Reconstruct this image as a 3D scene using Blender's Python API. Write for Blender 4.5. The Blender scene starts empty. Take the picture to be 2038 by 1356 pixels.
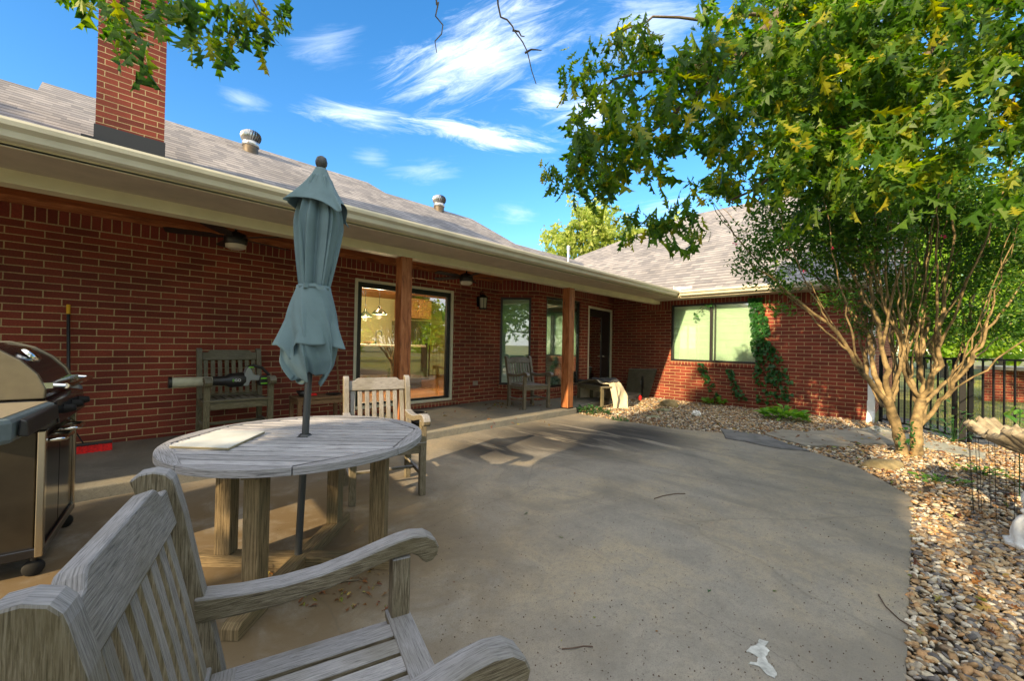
import bpy, bmesh, math, random
import numpy as np
from mathutils import Vector, Matrix
random.seed(7); RNG = np.random.default_rng(11)
SC = bpy.context.scene; COL = SC.collection
R_ = math.radians

# ---------------------------------------------------------------- camera
FPX = 813.24; CAMH = 1.27
_y, _p, _r = R_(45.1931), R_(0.6404), R_(1.0627)
_fw = np.array([math.sin(_y)*math.cos(_p), math.cos(_y)*math.cos(_p), math.sin(_p)])
_r0 = np.array([math.cos(_y), -math.sin(_y), 0.0]); _u0 = np.cross(_r0, _fw)
_R = math.cos(_r)*_r0 + math.sin(_r)*_u0; _U = -math.sin(_r)*_r0 + math.cos(_r)*_u0
_O = np.array([0, 0, CAMH])
cam = bpy.data.cameras.new('camera'); cam.sensor_width = 36; cam.lens = FPX/2038*36
cam.clip_start = 0.05; cam.clip_end = 2000
camo = bpy.data.objects.new('camera', cam); COL.objects.link(camo); SC.camera = camo
camo.matrix_world = Matrix(((_R[0], _U[0], -_fw[0], 0), (_R[1], _U[1], -_fw[1], 0), (_R[2], _U[2], -_fw[2], CAMH), (0, 0, 0, 1)))
def _ray(x, y): return _R*(x-1019) - _U*(y-678) + _fw*FPX
def GZ(x, y, z=0.0): d = _ray(x, y); return _O + d*(z-CAMH)/d[2]
def GX(x, y, v): d = _ray(x, y); return _O + d*v/d[0]
def GY(x, y, v): d = _ray(x, y); return _O + d*v/d[1]
def GD(x, y, dep): return _O + _ray(x, y)*dep/FPX

# ---------------------------------------------------------------- sun, sky, exposure
SUN_AZ, SUN_EL = R_(82), R_(23)          # direction the light travels (from +Y towards +X) and height
trav = Vector((math.sin(SUN_AZ)*math.cos(SUN_EL), math.cos(SUN_AZ)*math.cos(SUN_EL), -math.sin(SUN_EL)))
sl = bpy.data.lights.new('sun', 'SUN'); sl.energy = 5.0; sl.angle = R_(0.6); sl.color = (1.0, 0.76, 0.44)
so = bpy.data.objects.new('sun', sl); COL.objects.link(so); so.rotation_euler = trav.to_track_quat('-Z', 'Y').to_euler()
so.location = (-20, -10, 20)
W = bpy.data.worlds.new('World'); SC.world = W; W.use_nodes = True
wn, wl = W.node_tree.nodes, W.node_tree.links
wn.clear()
def N(nt, t, **k):
    n = nt.nodes.new(t)
    for a, b in k.items():
        if a.startswith('i_'):
            n.inputs[a[2:].replace('_', ' ')].default_value = b
        else: setattr(n, a, b)
    return n
wt = W.node_tree
sky = N(wt, 'ShaderNodeTexSky', sky_type='NISHITA', sun_disc=False, sun_elevation=SUN_EL, sun_rotation=R_(262), air_density=1.0, dust_density=0.3, ozone_density=2.5)
geo = N(wt, 'ShaderNodeTexCoord')
hs = N(wt, 'ShaderNodeHueSaturation', i_Saturation=1.30, i_Value=1.12)
wl.new(sky.outputs[0], hs.inputs['Color'])
# cirrus: soft streaks, each an elongated patch of the sky dome broken up by noise drawn out along it
gn = N(wt, 'ShaderNodeVectorMath', operation='NORMALIZE'); wl.new(geo.outputs['Generated'], gn.inputs[0])
def wm(op, a, b=None, clamp=False):
    n = N(wt, 'ShaderNodeMath', operation=op, use_clamp=clamp)
    for k, v in enumerate((a, b)):
        if v is None: continue
        if isinstance(v, (int, float)): n.inputs[k].default_value = v
        else: wl.new(v, n.inputs[k])
    return n.outputs[0]
def wdot(v): n = N(wt, 'ShaderNodeVectorMath', operation='DOT_PRODUCT'); wl.new(gn.outputs[0], n.inputs[0]); n.inputs[1].default_value = tuple(v); return n.outputs['Value']
def streak(x0, y0, x1, y1, wd, amp, sv=1.0):
    a = _ray(x0, y0); b = _ray(x1, y1); a = a/np.linalg.norm(a); b = b/np.linalg.norm(b); c = a+b; c = c/np.linalg.norm(c); t = b-a; A = np.linalg.norm(t)/2; t = t/np.linalg.norm(t); v = np.cross(c, t)
    u_, v_ = wdot(t), wdot(v); q = wm('ADD', wm('POWER', wm('DIVIDE', wm('ABSOLUTE', u_), float(A)), 2.0), wm('POWER', wm('DIVIDE', wm('ABSOLUTE', v_), wd), 2.0))
    mk = N(wt, 'ShaderNodeMapRange', interpolation_type='SMOOTHSTEP'); mk.inputs[1].default_value = 1.0; mk.inputs[2].default_value = 0.0; mk.inputs[4].default_value = amp; wl.new(q, mk.inputs[0])
    cb = N(wt, 'ShaderNodeCombineXYZ'); wl.new(wm('MULTIPLY', u_, 7.0), cb.inputs[0]); wl.new(wm('MULTIPLY', v_, 34.0*sv), cb.inputs[1]); cb.inputs[2].default_value = x0*.01
    nz = N(wt, 'ShaderNodeTexNoise', i_Scale=1.0, i_Detail=10.0, i_Roughness=.70, i_Distortion=.55); wl.new(cb.outputs[0], nz.inputs['Vector'])
    lin = wm('SUBTRACT', 1.0, wm('POWER', q, .5), True)
    r = N(wt, 'ShaderNodeMapRange', interpolation_type='SMOOTHSTEP'); r.inputs[1].default_value = .60; r.inputs[2].default_value = 1.15; r.inputs[4].default_value = amp; wl.new(wm('ADD', nz.outputs['Fac'], wm('MULTIPLY', lin, .50)), r.inputs[0])
    return wm('MULTIPLY', wm('MULTIPLY', r.outputs[0], wm('MINIMUM', wm('MULTIPLY', lin, 4.0), 1.0)), wm('GREATER_THAN', wdot(c), 0.0))
acc = None
for c in [(700, 225, 1230, -20, .105, .95), (790, 180, 1160, 60, .07, .8), (530, 205, 870, 258, .036, .8), (740, 228, 1180, 308, .040, 1.4), (990, 185, 1180, 200, .05, .9), (1060, 260, 1300, 200, .09, .9), (1120, 60, 1500, 0, .12, .5), (540, 115, 760, 70, .045, .3), (400, 185, 560, 212, .03, .3), (680, 308, 800, 320, .03, .25), (740, 350, 960, 330, .04, .3), (960, 418, 1090, 428, .035, .3), (1200, 480, 1500, 440, .12, .8), (1450, 250, 1900, 60, .3, .9)]:
    o = streak(*c); acc = o if acc is None else wm('MAXIMUM', acc, o)
# unseen bright cloud added overhead and behind the camera for neutral fill light
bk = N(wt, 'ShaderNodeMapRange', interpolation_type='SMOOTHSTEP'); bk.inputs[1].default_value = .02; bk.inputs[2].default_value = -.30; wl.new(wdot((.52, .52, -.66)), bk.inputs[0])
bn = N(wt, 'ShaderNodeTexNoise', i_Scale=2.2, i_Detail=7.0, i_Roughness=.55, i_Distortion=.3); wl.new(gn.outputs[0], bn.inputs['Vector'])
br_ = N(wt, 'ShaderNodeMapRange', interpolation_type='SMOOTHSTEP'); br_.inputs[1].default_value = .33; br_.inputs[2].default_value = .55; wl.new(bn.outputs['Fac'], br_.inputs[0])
fill_cloud = wm('MULTIPLY', bk.outputs[0], br_.outputs[0])
mu2 = wm('MINIMUM', acc, .92)
mx = N(wt, 'ShaderNodeMix', data_type='RGBA'); wl.new(mu2, mx.inputs[0]); wl.new(hs.outputs[0], mx.inputs[6]); mx.inputs[7].default_value = (5.6, 6.1, 6.9, 1)
mb_k = N(wt, 'ShaderNodeMix', data_type='RGBA'); wl.new(fill_cloud, mb_k.inputs[0]); wl.new(mx.outputs[2], mb_k.inputs[6]); mb_k.inputs[7].default_value = (6.7, 6.6, 6.3, 1)
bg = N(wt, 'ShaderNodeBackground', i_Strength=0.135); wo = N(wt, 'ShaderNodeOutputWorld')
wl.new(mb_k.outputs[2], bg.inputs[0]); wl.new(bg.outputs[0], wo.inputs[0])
SC.view_settings.view_transform = 'Standard'; SC.view_settings.look = 'None'; SC.view_settings.gamma = 1
SC.view_settings.exposure = 1.18
SC.render.resolution_x = 1024; SC.render.resolution_y = 682
SC.cycles.use_denoising = True
SC.cycles.max_bounces = 8; SC.cycles.transparent_max_bounces = 12

# ---------------------------------------------------------------- materials
def newmat(name):
    m = bpy.data.materials.new(name); m.use_nodes = True; nt = m.node_tree
    b = nt.nodes['Principled BSDF']; return m, nt, b, nt.links
def plain(name, col, rough=.6, metal=0, spec=.5, noise=0, nscale=20, bump=0):
    m, nt, b, L = newmat(name)
    b.inputs['Roughness'].default_value = rough; b.inputs['Metallic'].default_value = metal; b.inputs['Specular IOR Level'].default_value = spec
    b.inputs['Base Color'].default_value = (*col, 1)
    if noise or bump:
        tc = N(nt, 'ShaderNodeTexCoord'); n = N(nt, 'ShaderNodeTexNoise', i_Scale=nscale, i_Detail=6.0, i_Roughness=.6); L.new(tc.outputs['Object'], n.inputs['Vector'])
        if noise:
            r = N(nt, 'ShaderNodeMapRange'); r.inputs[1].default_value = .3; r.inputs[2].default_value = .7; L.new(n.outputs['Fac'], r.inputs[0])
            x = N(nt, 'ShaderNodeMix', data_type='RGBA'); x.inputs[6].default_value = (*[c*(1-noise) for c in col], 1); x.inputs[7].default_value = (*[min(1, c*(1+noise)) for c in col], 1)
            L.new(r.outputs[0], x.inputs[0]); L.new(x.outputs[2], b.inputs['Base Color'])
        if bump:
            bp = N(nt, 'ShaderNodeBump', i_Strength=bump, i_Distance=.01); L.new(n.outputs['Fac'], bp.inputs['Height']); L.new(bp.outputs[0], b.inputs['Normal'])
    return m
def ramp(nt, stops):
    r = N(nt, 'ShaderNodeValToRGB'); e = r.color_ramp.elements
    while len(e) < len(stops): e.new(.5)
    for a, (p, c) in zip(e, stops): a.position = p; a.color = (*c, 1) if len(c) == 3 else c
    return r
def brick_mat(name, width=.262, row=.0762, off=.5, vo=.0658, c1=(.255, .045, .023), c2=(.145, .024, .013), mortar=(.44, .325, .165), ms=.0052):
    m, nt, b, L = newmat(name)
    uv = N(nt, 'ShaderNodeUVMap'); mp = N(nt, 'ShaderNodeMapping'); mp.inputs['Location'].default_value = (0, -vo, 0); L.new(uv.outputs[0], mp.inputs[0])
    nz = N(nt, 'ShaderNodeTexNoise', i_Scale=9.0, i_Detail=3.0); L.new(uv.outputs[0], nz.inputs['Vector'])
    wob = N(nt, 'ShaderNodeMixRGB', blend_type='LINEAR_LIGHT'); wob.inputs[0].default_value = .0035; L.new(mp.outputs[0], wob.inputs[1]); L.new(nz.outputs['Color'], wob.inputs[2])
    t = N(nt, 'ShaderNodeTexBrick', i_Scale=1.0, i_Mortar_Size=ms, i_Mortar_Smooth=.15, i_Bias=0.0, i_Brick_Width=width, i_Row_Height=row)
    t.offset = off; t.inputs['Color1'].default_value = (*c1, 1); t.inputs['Color2'].default_value = (*c2, 1); t.inputs['Mortar'].default_value = (*mortar, 1)
    L.new(wob.outputs[0], t.inputs['Vector'])
    n2 = N(nt, 'ShaderNodeTexNoise', i_Scale=75.0, i_Detail=5.0, i_Roughness=.7); L.new(uv.outputs[0], n2.inputs['Vector'])
    n3 = N(nt, 'ShaderNodeTexNoise', i_Scale=1.3, i_Detail=4.0); L.new(uv.outputs[0], n3.inputs['Vector'])
    r2 = N(nt, 'ShaderNodeMapRange'); r2.inputs[1].default_value = .3; r2.inputs[2].default_value = .72; r2.inputs[3].default_value = .62; r2.inputs[4].default_value = 1.3; L.new(n2.outputs['Fac'], r2.inputs[0])
    r3 = N(nt, 'ShaderNodeMapRange'); r3.inputs[1].default_value = .3; r3.inputs[2].default_value = .7; r3.inputs[3].default_value = .70; r3.inputs[4].default_value = 1.25; L.new(n3.outputs['Fac'], r3.inputs[0])
    mm = N(nt, 'ShaderNodeMath', operation='MULTIPLY'); L.new(r2.outputs[0], mm.inputs[0]); L.new(r3.outputs[0], mm.inputs[1])
    v = N(nt, 'ShaderNodeVectorMath', operation='SCALE'); L.new(t.outputs['Color'], v.inputs[0]); L.new(mm.outputs[0], v.inputs['Scale'])
    L.new(v.outputs[0], b.inputs['Base Color']); b.inputs['Roughness'].default_value = .85
    inv = N(nt, 'ShaderNodeMath', operation='MULTIPLY_ADD'); inv.inputs[1].default_value = -1.0; inv.inputs[2].default_value = 1.0; L.new(t.outputs['Fac'], inv.inputs[0])
    ad = N(nt, 'ShaderNodeMath', operation='MULTIPLY_ADD'); ad.inputs[1].default_value = .35; L.new(n2.outputs['Fac'], ad.inputs[0]); L.new(inv.outputs[0], ad.inputs[2])
    bp = N(nt, 'ShaderNodeBump', i_Strength=.8, i_Distance=.006); L.new(ad.outputs[0], bp.inputs['Height']); L.new(bp.outputs[0], b.inputs['Normal'])
    return m
def wood_mat(name, dark, mid, light, su=8., sv=150., green=None, bump=.5, rough=.85, knots=False, pale_top=None):
    m, nt, b, L = newmat(name)
    uv = N(nt, 'ShaderNodeUVMap'); mp = N(nt, 'ShaderNodeMapping'); mp.inputs['Scale'].default_value = (su, sv, 1); L.new(uv.outputs[0], mp.inputs[0])
    n = N(nt, 'ShaderNodeTexNoise', i_Scale=2.0, i_Detail=9.0, i_Roughness=.72, i_Distortion=.5); L.new(mp.outputs[0], n.inputs['Vector'])
    r = ramp(nt, [(.30, [c*.5 for c in dark]), (.38, dark), (.49, mid), (.66, light)]); L.new(n.outputs['Fac'], r.inputs[0])
    n2 = N(nt, 'ShaderNodeTexNoise', i_Scale=3.5, i_Detail=4.0); L.new(uv.outputs[0], n2.inputs['Vector'])
    col = r.outputs[0]
    if pale_top:   # paints in the pale light caught by faces that look up
        g = N(nt, 'ShaderNodeNewGeometry'); sx = N(nt, 'ShaderNodeSeparateXYZ'); L.new(g.outputs['Normal'], sx.inputs[0])
        mr = N(nt, 'ShaderNodeMapRange', interpolation_type='SMOOTHSTEP'); mr.inputs[1].default_value = .02; mr.inputs[2].default_value = .42; mr.inputs[3].default_value = 0; mr.inputs[4].default_value = .85; L.new(sx.outputs['Z'], mr.inputs[0])
        r4 = ramp(nt, [(.29, [c*.18 for c in pale_top]), (.38, [c*.6 for c in pale_top]), (.47, pale_top), (.70, [min(1, c*1.45) for c in pale_top])]); L.new(n.outputs['Fac'], r4.inputs[0])
        xx = N(nt, 'ShaderNodeMix', data_type='RGBA'); L.new(mr.outputs[0], xx.inputs[0]); L.new(col, xx.inputs[6]); L.new(r4.outputs[0], xx.inputs[7]); col = xx.outputs[2]
    if green:
        r3 = N(nt, 'ShaderNodeMapRange'); r3.inputs[1].default_value = .48; r3.inputs[2].default_value = .75; r3.inputs[4].default_value = .6; L.new(n2.outputs['Fac'], r3.inputs[0])
        x = N(nt, 'ShaderNodeMix', data_type='RGBA'); L.new(r3.outputs[0], x.inputs[0]); L.new(col, x.inputs[6]); x.inputs[7].default_value = (*green, 1); col = x.outputs[2]
    g2 = N(nt, 'ShaderNodeNewGeometry'); rr = N(nt, 'ShaderNodeMapRange'); rr.inputs[3].default_value = .8; rr.inputs[4].default_value = 1.2; L.new(g2.outputs['Random Per Island'], rr.inputs[0])
    v = N(nt, 'ShaderNodeVectorMath', operation='SCALE'); L.new(col, v.inputs[0]); L.new(rr.outputs[0], v.inputs['Scale']); L.new(v.outputs[0], b.inputs['Base Color'])
    b.inputs['Roughness'].default_value = rough
    if bump:
        bp = N(nt, 'ShaderNodeBump', i_Strength=bump, i_Distance=.004); L.new(n.outputs['Fac'], bp.inputs['Height']); L.new(bp.outputs[0], b.inputs['Normal'])
    return m
def leaf_mat(name, cols, trans=.45, rough=.45, spec=.4):
    m, nt, b, L = newmat(name)
    g = N(nt, 'ShaderNodeNewGeometry'); r = ramp(nt, [(i/(len(cols)-1), c) for i, c in enumerate(cols)]); L.new(g.outputs['Random Per Island'], r.inputs[0])
    L.new(r.outputs[0], b.inputs['Base Color']); b.inputs['Roughness'].default_value = rough; b.inputs['Specular IOR Level'].default_value = spec
    tr = N(nt, 'ShaderNodeBsdfTranslucent'); hsv = N(nt, 'ShaderNodeHueSaturation', i_Hue=.485, i_Saturation=1.1, i_Value=2.3); L.new(r.outputs[0], hsv.inputs['Color']); L.new(hsv.outputs[0], tr.inputs[0])
    ms = N(nt, 'ShaderNodeMixShader'); ms.inputs[0].default_value = trans; L.new(b.outputs[0], ms.inputs[1]); L.new(tr.outputs[0], ms.inputs[2]); L.new(ms.outputs[0], nt.nodes['Material Output'].inputs[0])
    return m
def glass_mat(name, refl=.16, tint=(1, 1, 1)):
    m, nt, b, L = newmat(name); nt.nodes.remove(b)
    t = N(nt, 'ShaderNodeBsdfTransparent'); t.inputs[0].default_value = (*tint, 1); g = N(nt, 'ShaderNodeBsdfGlossy', i_Roughness=.01); g.inputs[0].default_value = (.95, .97, 1, 1)
    lw = N(nt, 'ShaderNodeLayerWeight', i_Blend=.35); r = N(nt, 'ShaderNodeMapRange'); r.inputs[3].default_value = refl; r.inputs[4].default_value = .85; L.new(lw.outputs['Fresnel'], r.inputs[0])
    ms = N(nt, 'ShaderNodeMixShader'); L.new(r.outputs[0], ms.inputs[0]); L.new(t.outputs[0], ms.inputs[1]); L.new(g.outputs[0], ms.inputs[2]); L.new(ms.outputs[0], nt.nodes['Material Output'].inputs[0])
    return m
def emit_mat(name, col, s):
    m, nt, b, L = newmat(name); b.inputs['Base Color'].default_value = (*col, 1); b.inputs['Emission Color'].default_value = (*col, 1); b.inputs['Emission Strength'].default_value = s; return m

CRACKS = [((2.30, 2.50), (2.05, .70)), ((3.9, 1.9), (4.75, .45))]
def concrete_mat(name, base, stain=True, tint=(.30, .235, .15)):
    m, nt, b, L = newmat(name)
    tc = N(nt, 'ShaderNodeTexCoord')
    def nse(sc, det=6., ro=.6, dist=0., src=None):
        n = N(nt, 'ShaderNodeTexNoise', i_Scale=sc, i_Detail=det, i_Roughness=ro, i_Distortion=dist); L.new(src or tc.outputs['Object'], n.inputs['Vector']); return n.outputs['Fac']
    def rg(v, a, b_, c=0., d=1.):
        r = N(nt, 'ShaderNodeMapRange', interpolation_type='SMOOTHSTEP'); r.inputs[1].default_value = a; r.inputs[2].default_value = b_; r.inputs[3].default_value = c; r.inputs[4].default_value = d; L.new(v, r.inputs[0]); return r.outputs[0]
    def mix(f, a, b2):
        x = N(nt, 'ShaderNodeMix', data_type='RGBA')
        L.new(f, x.inputs[0]) if not isinstance(f, float) else None
        for s, v in ((6, a), (7, b2)):
            if isinstance(v, tuple): x.inputs[s].default_value = (*v, 1)
            else: L.new(v, x.inputs[s])
        return x.outputs[2]
    c = mix(rg(nse(1.1, 5, .6, .6), .38, .66), base, tint)
    c = mix(rg(nse(6.5, 9, .78, .8), .40, .62, 0, .6), c, tuple(v*k for v, k in zip(base, (.82, .84, .87))))
    c = mix(rg(nse(3.3, 6, .65, .4), .50, .78, 0, .55), c, tuple(v*.55 for v in base))
    c = mix(rg(nse(160., 3, .7), .48, .68, 0, .6), c, tuple(v*.45 for v in base)); c = mix(rg(nse(38., 8, .75), .46, .70, 0, .5), c, tuple(v*.5 for v in base)); c = mix(rg(nse(.8, 8, .68, 1.2), .42, .66, 0, .6), c, tuple(v*.55 for v in base))
    if stain:
        sx = N(nt, 'ShaderNodeSeparateXYZ'); L.new(tc.outputs['Object'], sx.inputs[0])
        # mildew where water stands, in a band in front of the porch near the second post
        mp = N(nt, 'ShaderNodeMapping'); mp.inputs['Rotation'].default_value = (0, 0, R_(62)); mp.inputs['Scale'].default_value = (3.4, .75, 1); L.new(tc.outputs['Object'], mp.inputs[0])
        streak = nse(.8, 6, .62, .5, mp.outputs[0])
        def blob(cx, cy, r0, r1):
            vm = N(nt, 'ShaderNodeVectorMath', operation='DISTANCE'); L.new(tc.outputs['Object'], vm.inputs[0]); vm.inputs[1].default_value = (cx, cy, 0)
            return rg(vm.outputs['Value'], r0, r1, 1., 0.)
        a1 = N(nt, 'ShaderNodeMath', operation='MAXIMUM'); L.new(blob(4.6, 3.5, .3, 1.6), a1.inputs[0]); L.new(blob(5.4, 3.0, .3, 1.3), a1.inputs[1])
        a2 = N(nt, 'ShaderNodeMath', operation='MAXIMUM'); L.new(a1.outputs[0], a2.inputs[0]); L.new(blob(3.4, 3.7, .1, .9), a2.inputs[1])
        mm = N(nt, 'ShaderNodeMath', operation='MULTIPLY'); L.new(a2.outputs[0], mm.inputs[0]); L.new(rg(streak, .30, .50), mm.inputs[1])
        c = mix(mm.outputs[0], c, (.024, .024, .027))
        m4 = N(nt, 'ShaderNodeMath', operation='MULTIPLY'); L.new(blob(4.6, 1.9, .5, 3.0), m4.inputs[0]); L.new(rg(streak, .45, .7, 0, .6), m4.inputs[1])
        c = mix(m4.outputs[0], c, (.10, .097, .09))
    if stain:
        m5 = N(nt, 'ShaderNodeMath', operation='MULTIPLY'); L.new(blob(.4, 2.9, .6, 2.6), m5.inputs[0]); L.new(rg(nse(2.2, 7, .65, .6), .22, .55), m5.inputs[1])
        c = mix(m5.outputs[0], c, (.135, .095, .05))
    # hairline cracks and pits
    vo = N(nt, 'ShaderNodeTexVoronoi', feature='DISTANCE_TO_EDGE', i_Scale=.30)
    wob = N(nt, 'ShaderNodeMixRGB', blend_type='LINEAR_LIGHT'); wob.inputs[0].default_value = .09; nn = N(nt, 'ShaderNodeTexNoise', i_Scale=2.5, i_Detail=8.0); L.new(tc.outputs['Object'], nn.inputs['Vector']); L.new(tc.outputs['Object'], wob.inputs[1]); L.new(nn.outputs['Color'], wob.inputs[2]); L.new(wob.outputs[0], vo.inputs['Vector'])
    c = mix(rg(vo.outputs['Distance'], 0., .0035, .22, 0.), c, (.08, .07, .055))
    if stain:      # two long hairline cracks, wandering a little
        wv = N(nt, 'ShaderNodeTexNoise', i_Scale=3.0, i_Detail=9.0, i_Roughness=.65); L.new(tc.outputs['Object'], wv.inputs['Vector'])
        for (xa, ya), (xb, yb) in CRACKS:
            dx, dy = xb-xa, yb-ya; ln = math.hypot(dx, dy); nx, ny = -dy/ln, dx/ln
            dt = N(nt, 'ShaderNodeVectorMath', operation='DOT_PRODUCT'); L.new(tc.outputs['Object'], dt.inputs[0]); dt.inputs[1].default_value = (nx, ny, 0)
            a_ = N(nt, 'ShaderNodeMath', operation='MULTIPLY_ADD'); L.new(wv.outputs['Fac'], a_.inputs[0]); a_.inputs[1].default_value = .22; a_.inputs[2].default_value = -(nx*xa+ny*ya)-.11
            b_ = N(nt, 'ShaderNodeMath', operation='ADD'); L.new(dt.outputs['Value'], b_.inputs[0]); L.new(a_.outputs[0], b_.inputs[1]); d_ = N(nt, 'ShaderNodeMath', operation='ABSOLUTE'); L.new(b_.outputs[0], d_.inputs[0])
            c = mix(rg(d_.outputs[0], .0006, .0035, .4, 0.), c, (.05, .045, .04))
    v2 = N(nt, 'ShaderNodeTexVoronoi', i_Scale=17.); L.new(tc.outputs['Object'], v2.inputs['Vector'])
    c = mix(rg(v2.outputs['Distance'], .03, .075, .8, 0.), c, (.04, .03, .02))
    L.new(c, b.inputs['Base Color']); b.inputs['Roughness'].default_value = .82; b.inputs['Specular IOR Level'].default_value = .3
    bp = N(nt, 'ShaderNodeBump', i_Strength=.35, i_Distance=.004); L.new(nse(55., 8, .75), bp.inputs['Height']); L.new(bp.outputs[0], b.inputs['Normal'])
    return m
def shingle_mat(name):
    m, nt, b, L = newmat(name)
    uv = N(nt, 'ShaderNodeUVMap')
    t = N(nt, 'ShaderNodeTexBrick', i_Scale=1.0, i_Mortar_Size=.0, i_Mortar_Smooth=.3, i_Bias=0.0, i_Brick_Width=.20, i_Row_Height=.17)
    t.offset = .37; t.offset_frequency = 2; t.squash = .7; t.squash_frequency = 3
    t.inputs['Color1'].default_value = (.275, .262, .268, 1); t.inputs['Color2'].default_value = (.16, .157, .172, 1); t.inputs['Mortar'].default_value = (.045, .042, .045, 1)
    L.new(uv.outputs[0], t.inputs['Vector'])
    n = N(nt, 'ShaderNodeTexNoise', i_Scale=120.0, i_Detail=4.0); L.new(uv.outputs[0], n.inputs['Vector']); n2 = N(nt, 'ShaderNodeTexNoise', i_Scale=.9, i_Detail=5.0); L.new(uv.outputs[0], n2.inputs['Vector'])
    r = N(nt, 'ShaderNodeMapRange'); r.inputs[1].default_value = .3; r.inputs[2].default_value = .7; r.inputs[3].default_value = .65; r.inputs[4].default_value = 1.3; L.new(n.outputs['Fac'], r.inputs[0])
    r2 = N(nt, 'ShaderNodeMapRange'); r2.inputs[1].default_value = .3; r2.inputs[2].default_value = .7; r2.inputs[3].default_value = .8; r2.inputs[4].default_value = 1.2; L.new(n2.outputs['Fac'], r2.inputs[0])
    mm = N(nt, 'ShaderNodeMath', operation='MULTIPLY'); L.new(r.outputs[0], mm.inputs[0]); L.new(r2.outputs[0], mm.inputs[1])
    v = N(nt, 'ShaderNodeVectorMath', operation='SCALE'); L.new(t.outputs['Color'], v.inputs[0]); L.new(mm.outputs[0], v.inputs['Scale']); L.new(v.outputs[0], b.inputs['Base Color']); b.inputs['Roughness'].default_value = .9
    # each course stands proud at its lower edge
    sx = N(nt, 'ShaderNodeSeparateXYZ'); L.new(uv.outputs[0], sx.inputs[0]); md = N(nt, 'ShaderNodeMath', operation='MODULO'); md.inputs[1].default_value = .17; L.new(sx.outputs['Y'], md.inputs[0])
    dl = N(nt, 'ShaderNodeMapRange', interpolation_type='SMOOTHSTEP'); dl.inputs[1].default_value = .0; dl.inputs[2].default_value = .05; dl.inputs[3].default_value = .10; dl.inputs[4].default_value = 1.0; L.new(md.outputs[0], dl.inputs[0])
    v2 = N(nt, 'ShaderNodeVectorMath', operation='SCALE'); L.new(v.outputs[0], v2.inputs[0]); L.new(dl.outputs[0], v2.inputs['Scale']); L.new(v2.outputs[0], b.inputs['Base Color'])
    ml = N(nt, 'ShaderNodeMath', operation='MULTIPLY'); ml.inputs[1].default_value = -5.0; L.new(md.outputs[0], ml.inputs[0])
    bp = N(nt, 'ShaderNodeBump', i_Strength=.7, i_Distance=.02); L.new(ml.outputs[0], bp.inputs['Height']); L.new(bp.outputs[0], b.inputs['Normal'])
    return m

M = {}
M['brick'] = brick_mat('brick_wall')
M['soldier'] = brick_mat('brick_soldier', width=.0795, row=.24, off=0, vo=2.431)
M['soldierwing'] = brick_mat('brick_soldier_wing', width=.0795, row=.28, off=0, vo=2.229)
M['rowlock'] = brick_mat('brick_rowlock', width=.0762, row=.095, off=0, vo=.0)
M['shingle'] = shingle_mat('asphalt_shingle')
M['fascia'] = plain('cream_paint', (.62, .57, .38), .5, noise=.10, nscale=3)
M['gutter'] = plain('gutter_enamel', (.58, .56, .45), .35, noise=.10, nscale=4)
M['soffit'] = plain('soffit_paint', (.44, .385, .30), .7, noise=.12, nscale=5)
M['white'] = plain('white_paint', (.78, .80, .82), .4, noise=.06, nscale=6)
M['trimwhite'] = plain('door_trim_paint', (.62, .60, .46), .45, noise=.08, nscale=8)
M['cedar'] = wood_mat('stained_cedar', (.16, .042, .010), (.33, .105, .028), (.50, .20, .075), su=1.6, sv=14, bump=.3, rough=.6)
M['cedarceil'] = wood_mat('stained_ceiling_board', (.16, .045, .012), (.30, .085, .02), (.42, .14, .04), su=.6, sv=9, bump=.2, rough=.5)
M['blackframe'] = plain('black_aluminium', (.012, .012, .014), .35)
M['blackmetal'] = plain('black_iron_paint', (.006, .007, .009), .55, noise=.3, nscale=30, spec=.25)
M['teak'] = wood_mat('weathered_teak', (.05, .040, .024), (.15, .122, .078), (.28, .25, .19), green=(.10, .085, .035), bump=.9, pale_top=(.29, .29, .315))
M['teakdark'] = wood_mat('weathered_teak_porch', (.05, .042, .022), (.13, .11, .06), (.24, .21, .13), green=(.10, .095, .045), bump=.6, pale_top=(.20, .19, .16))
M['teaktop'] = wood_mat('bleached_teak', (.10, .10, .11), (.30, .30, .325), (.46, .46, .50), su=4, sv=130, bump=.9)
M['teakleg'] = wood_mat('table_leg_teak', (.05, .035, .015), (.15, .105, .05), (.26, .195, .11), su=3, sv=70, green=(.10, .095, .05), bump=.6)
M['sidewood'] = wood_mat('side_table_wood', (.10, .05, .02), (.20, .11, .05), (.30, .19, .09), bump=.4)
M['concrete'] = concrete_mat('patio_concrete', (.272, .250, .216), tint=(.35, .295, .21))
M['porchconc'] = concrete_mat('porch_concrete', (.25, .24, .21), stain=False, tint=(.30, .265, .20))
M['flag'] = plain('flagstone', (.115, .115, .12), .8, noise=.5, nscale=5, bump=.4)
M['flag2'] = plain('flagstone_tan', (.20, .185, .155), .8, noise=.35, nscale=5, bump=.4)
M['boulder'] = plain('boulder_stone', (.20, .16, .085), .9, noise=.5, nscale=7, bump=.8)
M['mossrock'] = plain('mossy_stone', (.17, .175, .11), .9, noise=.5, nscale=9, bump=.8)
M['fabric'] = plain('umbrella_canvas', (.125, .195, .225), .85, noise=.10, nscale=7, bump=.15)
M['pole'] = plain('dark_grey_pole', (.055, .06, .065), .4, .3)
M['marble'] = plain('marble_tile', (.60, .62, .60), .35, noise=.16, nscale=6)
M['tileedge'] = plain('tile_edge', (.26, .22, .13), .7)
M['bark'] = plain('smooth_bark', (.215, .155, .075), .8, noise=.75, nscale=11, bump=.6)
M['oakbark'] = plain('oak_bark', (.10, .08, .055), .9, noise=.5, nscale=18, bump=1)
M['twig'] = plain('dark_twig', (.09, .055, .04), .9)
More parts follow.
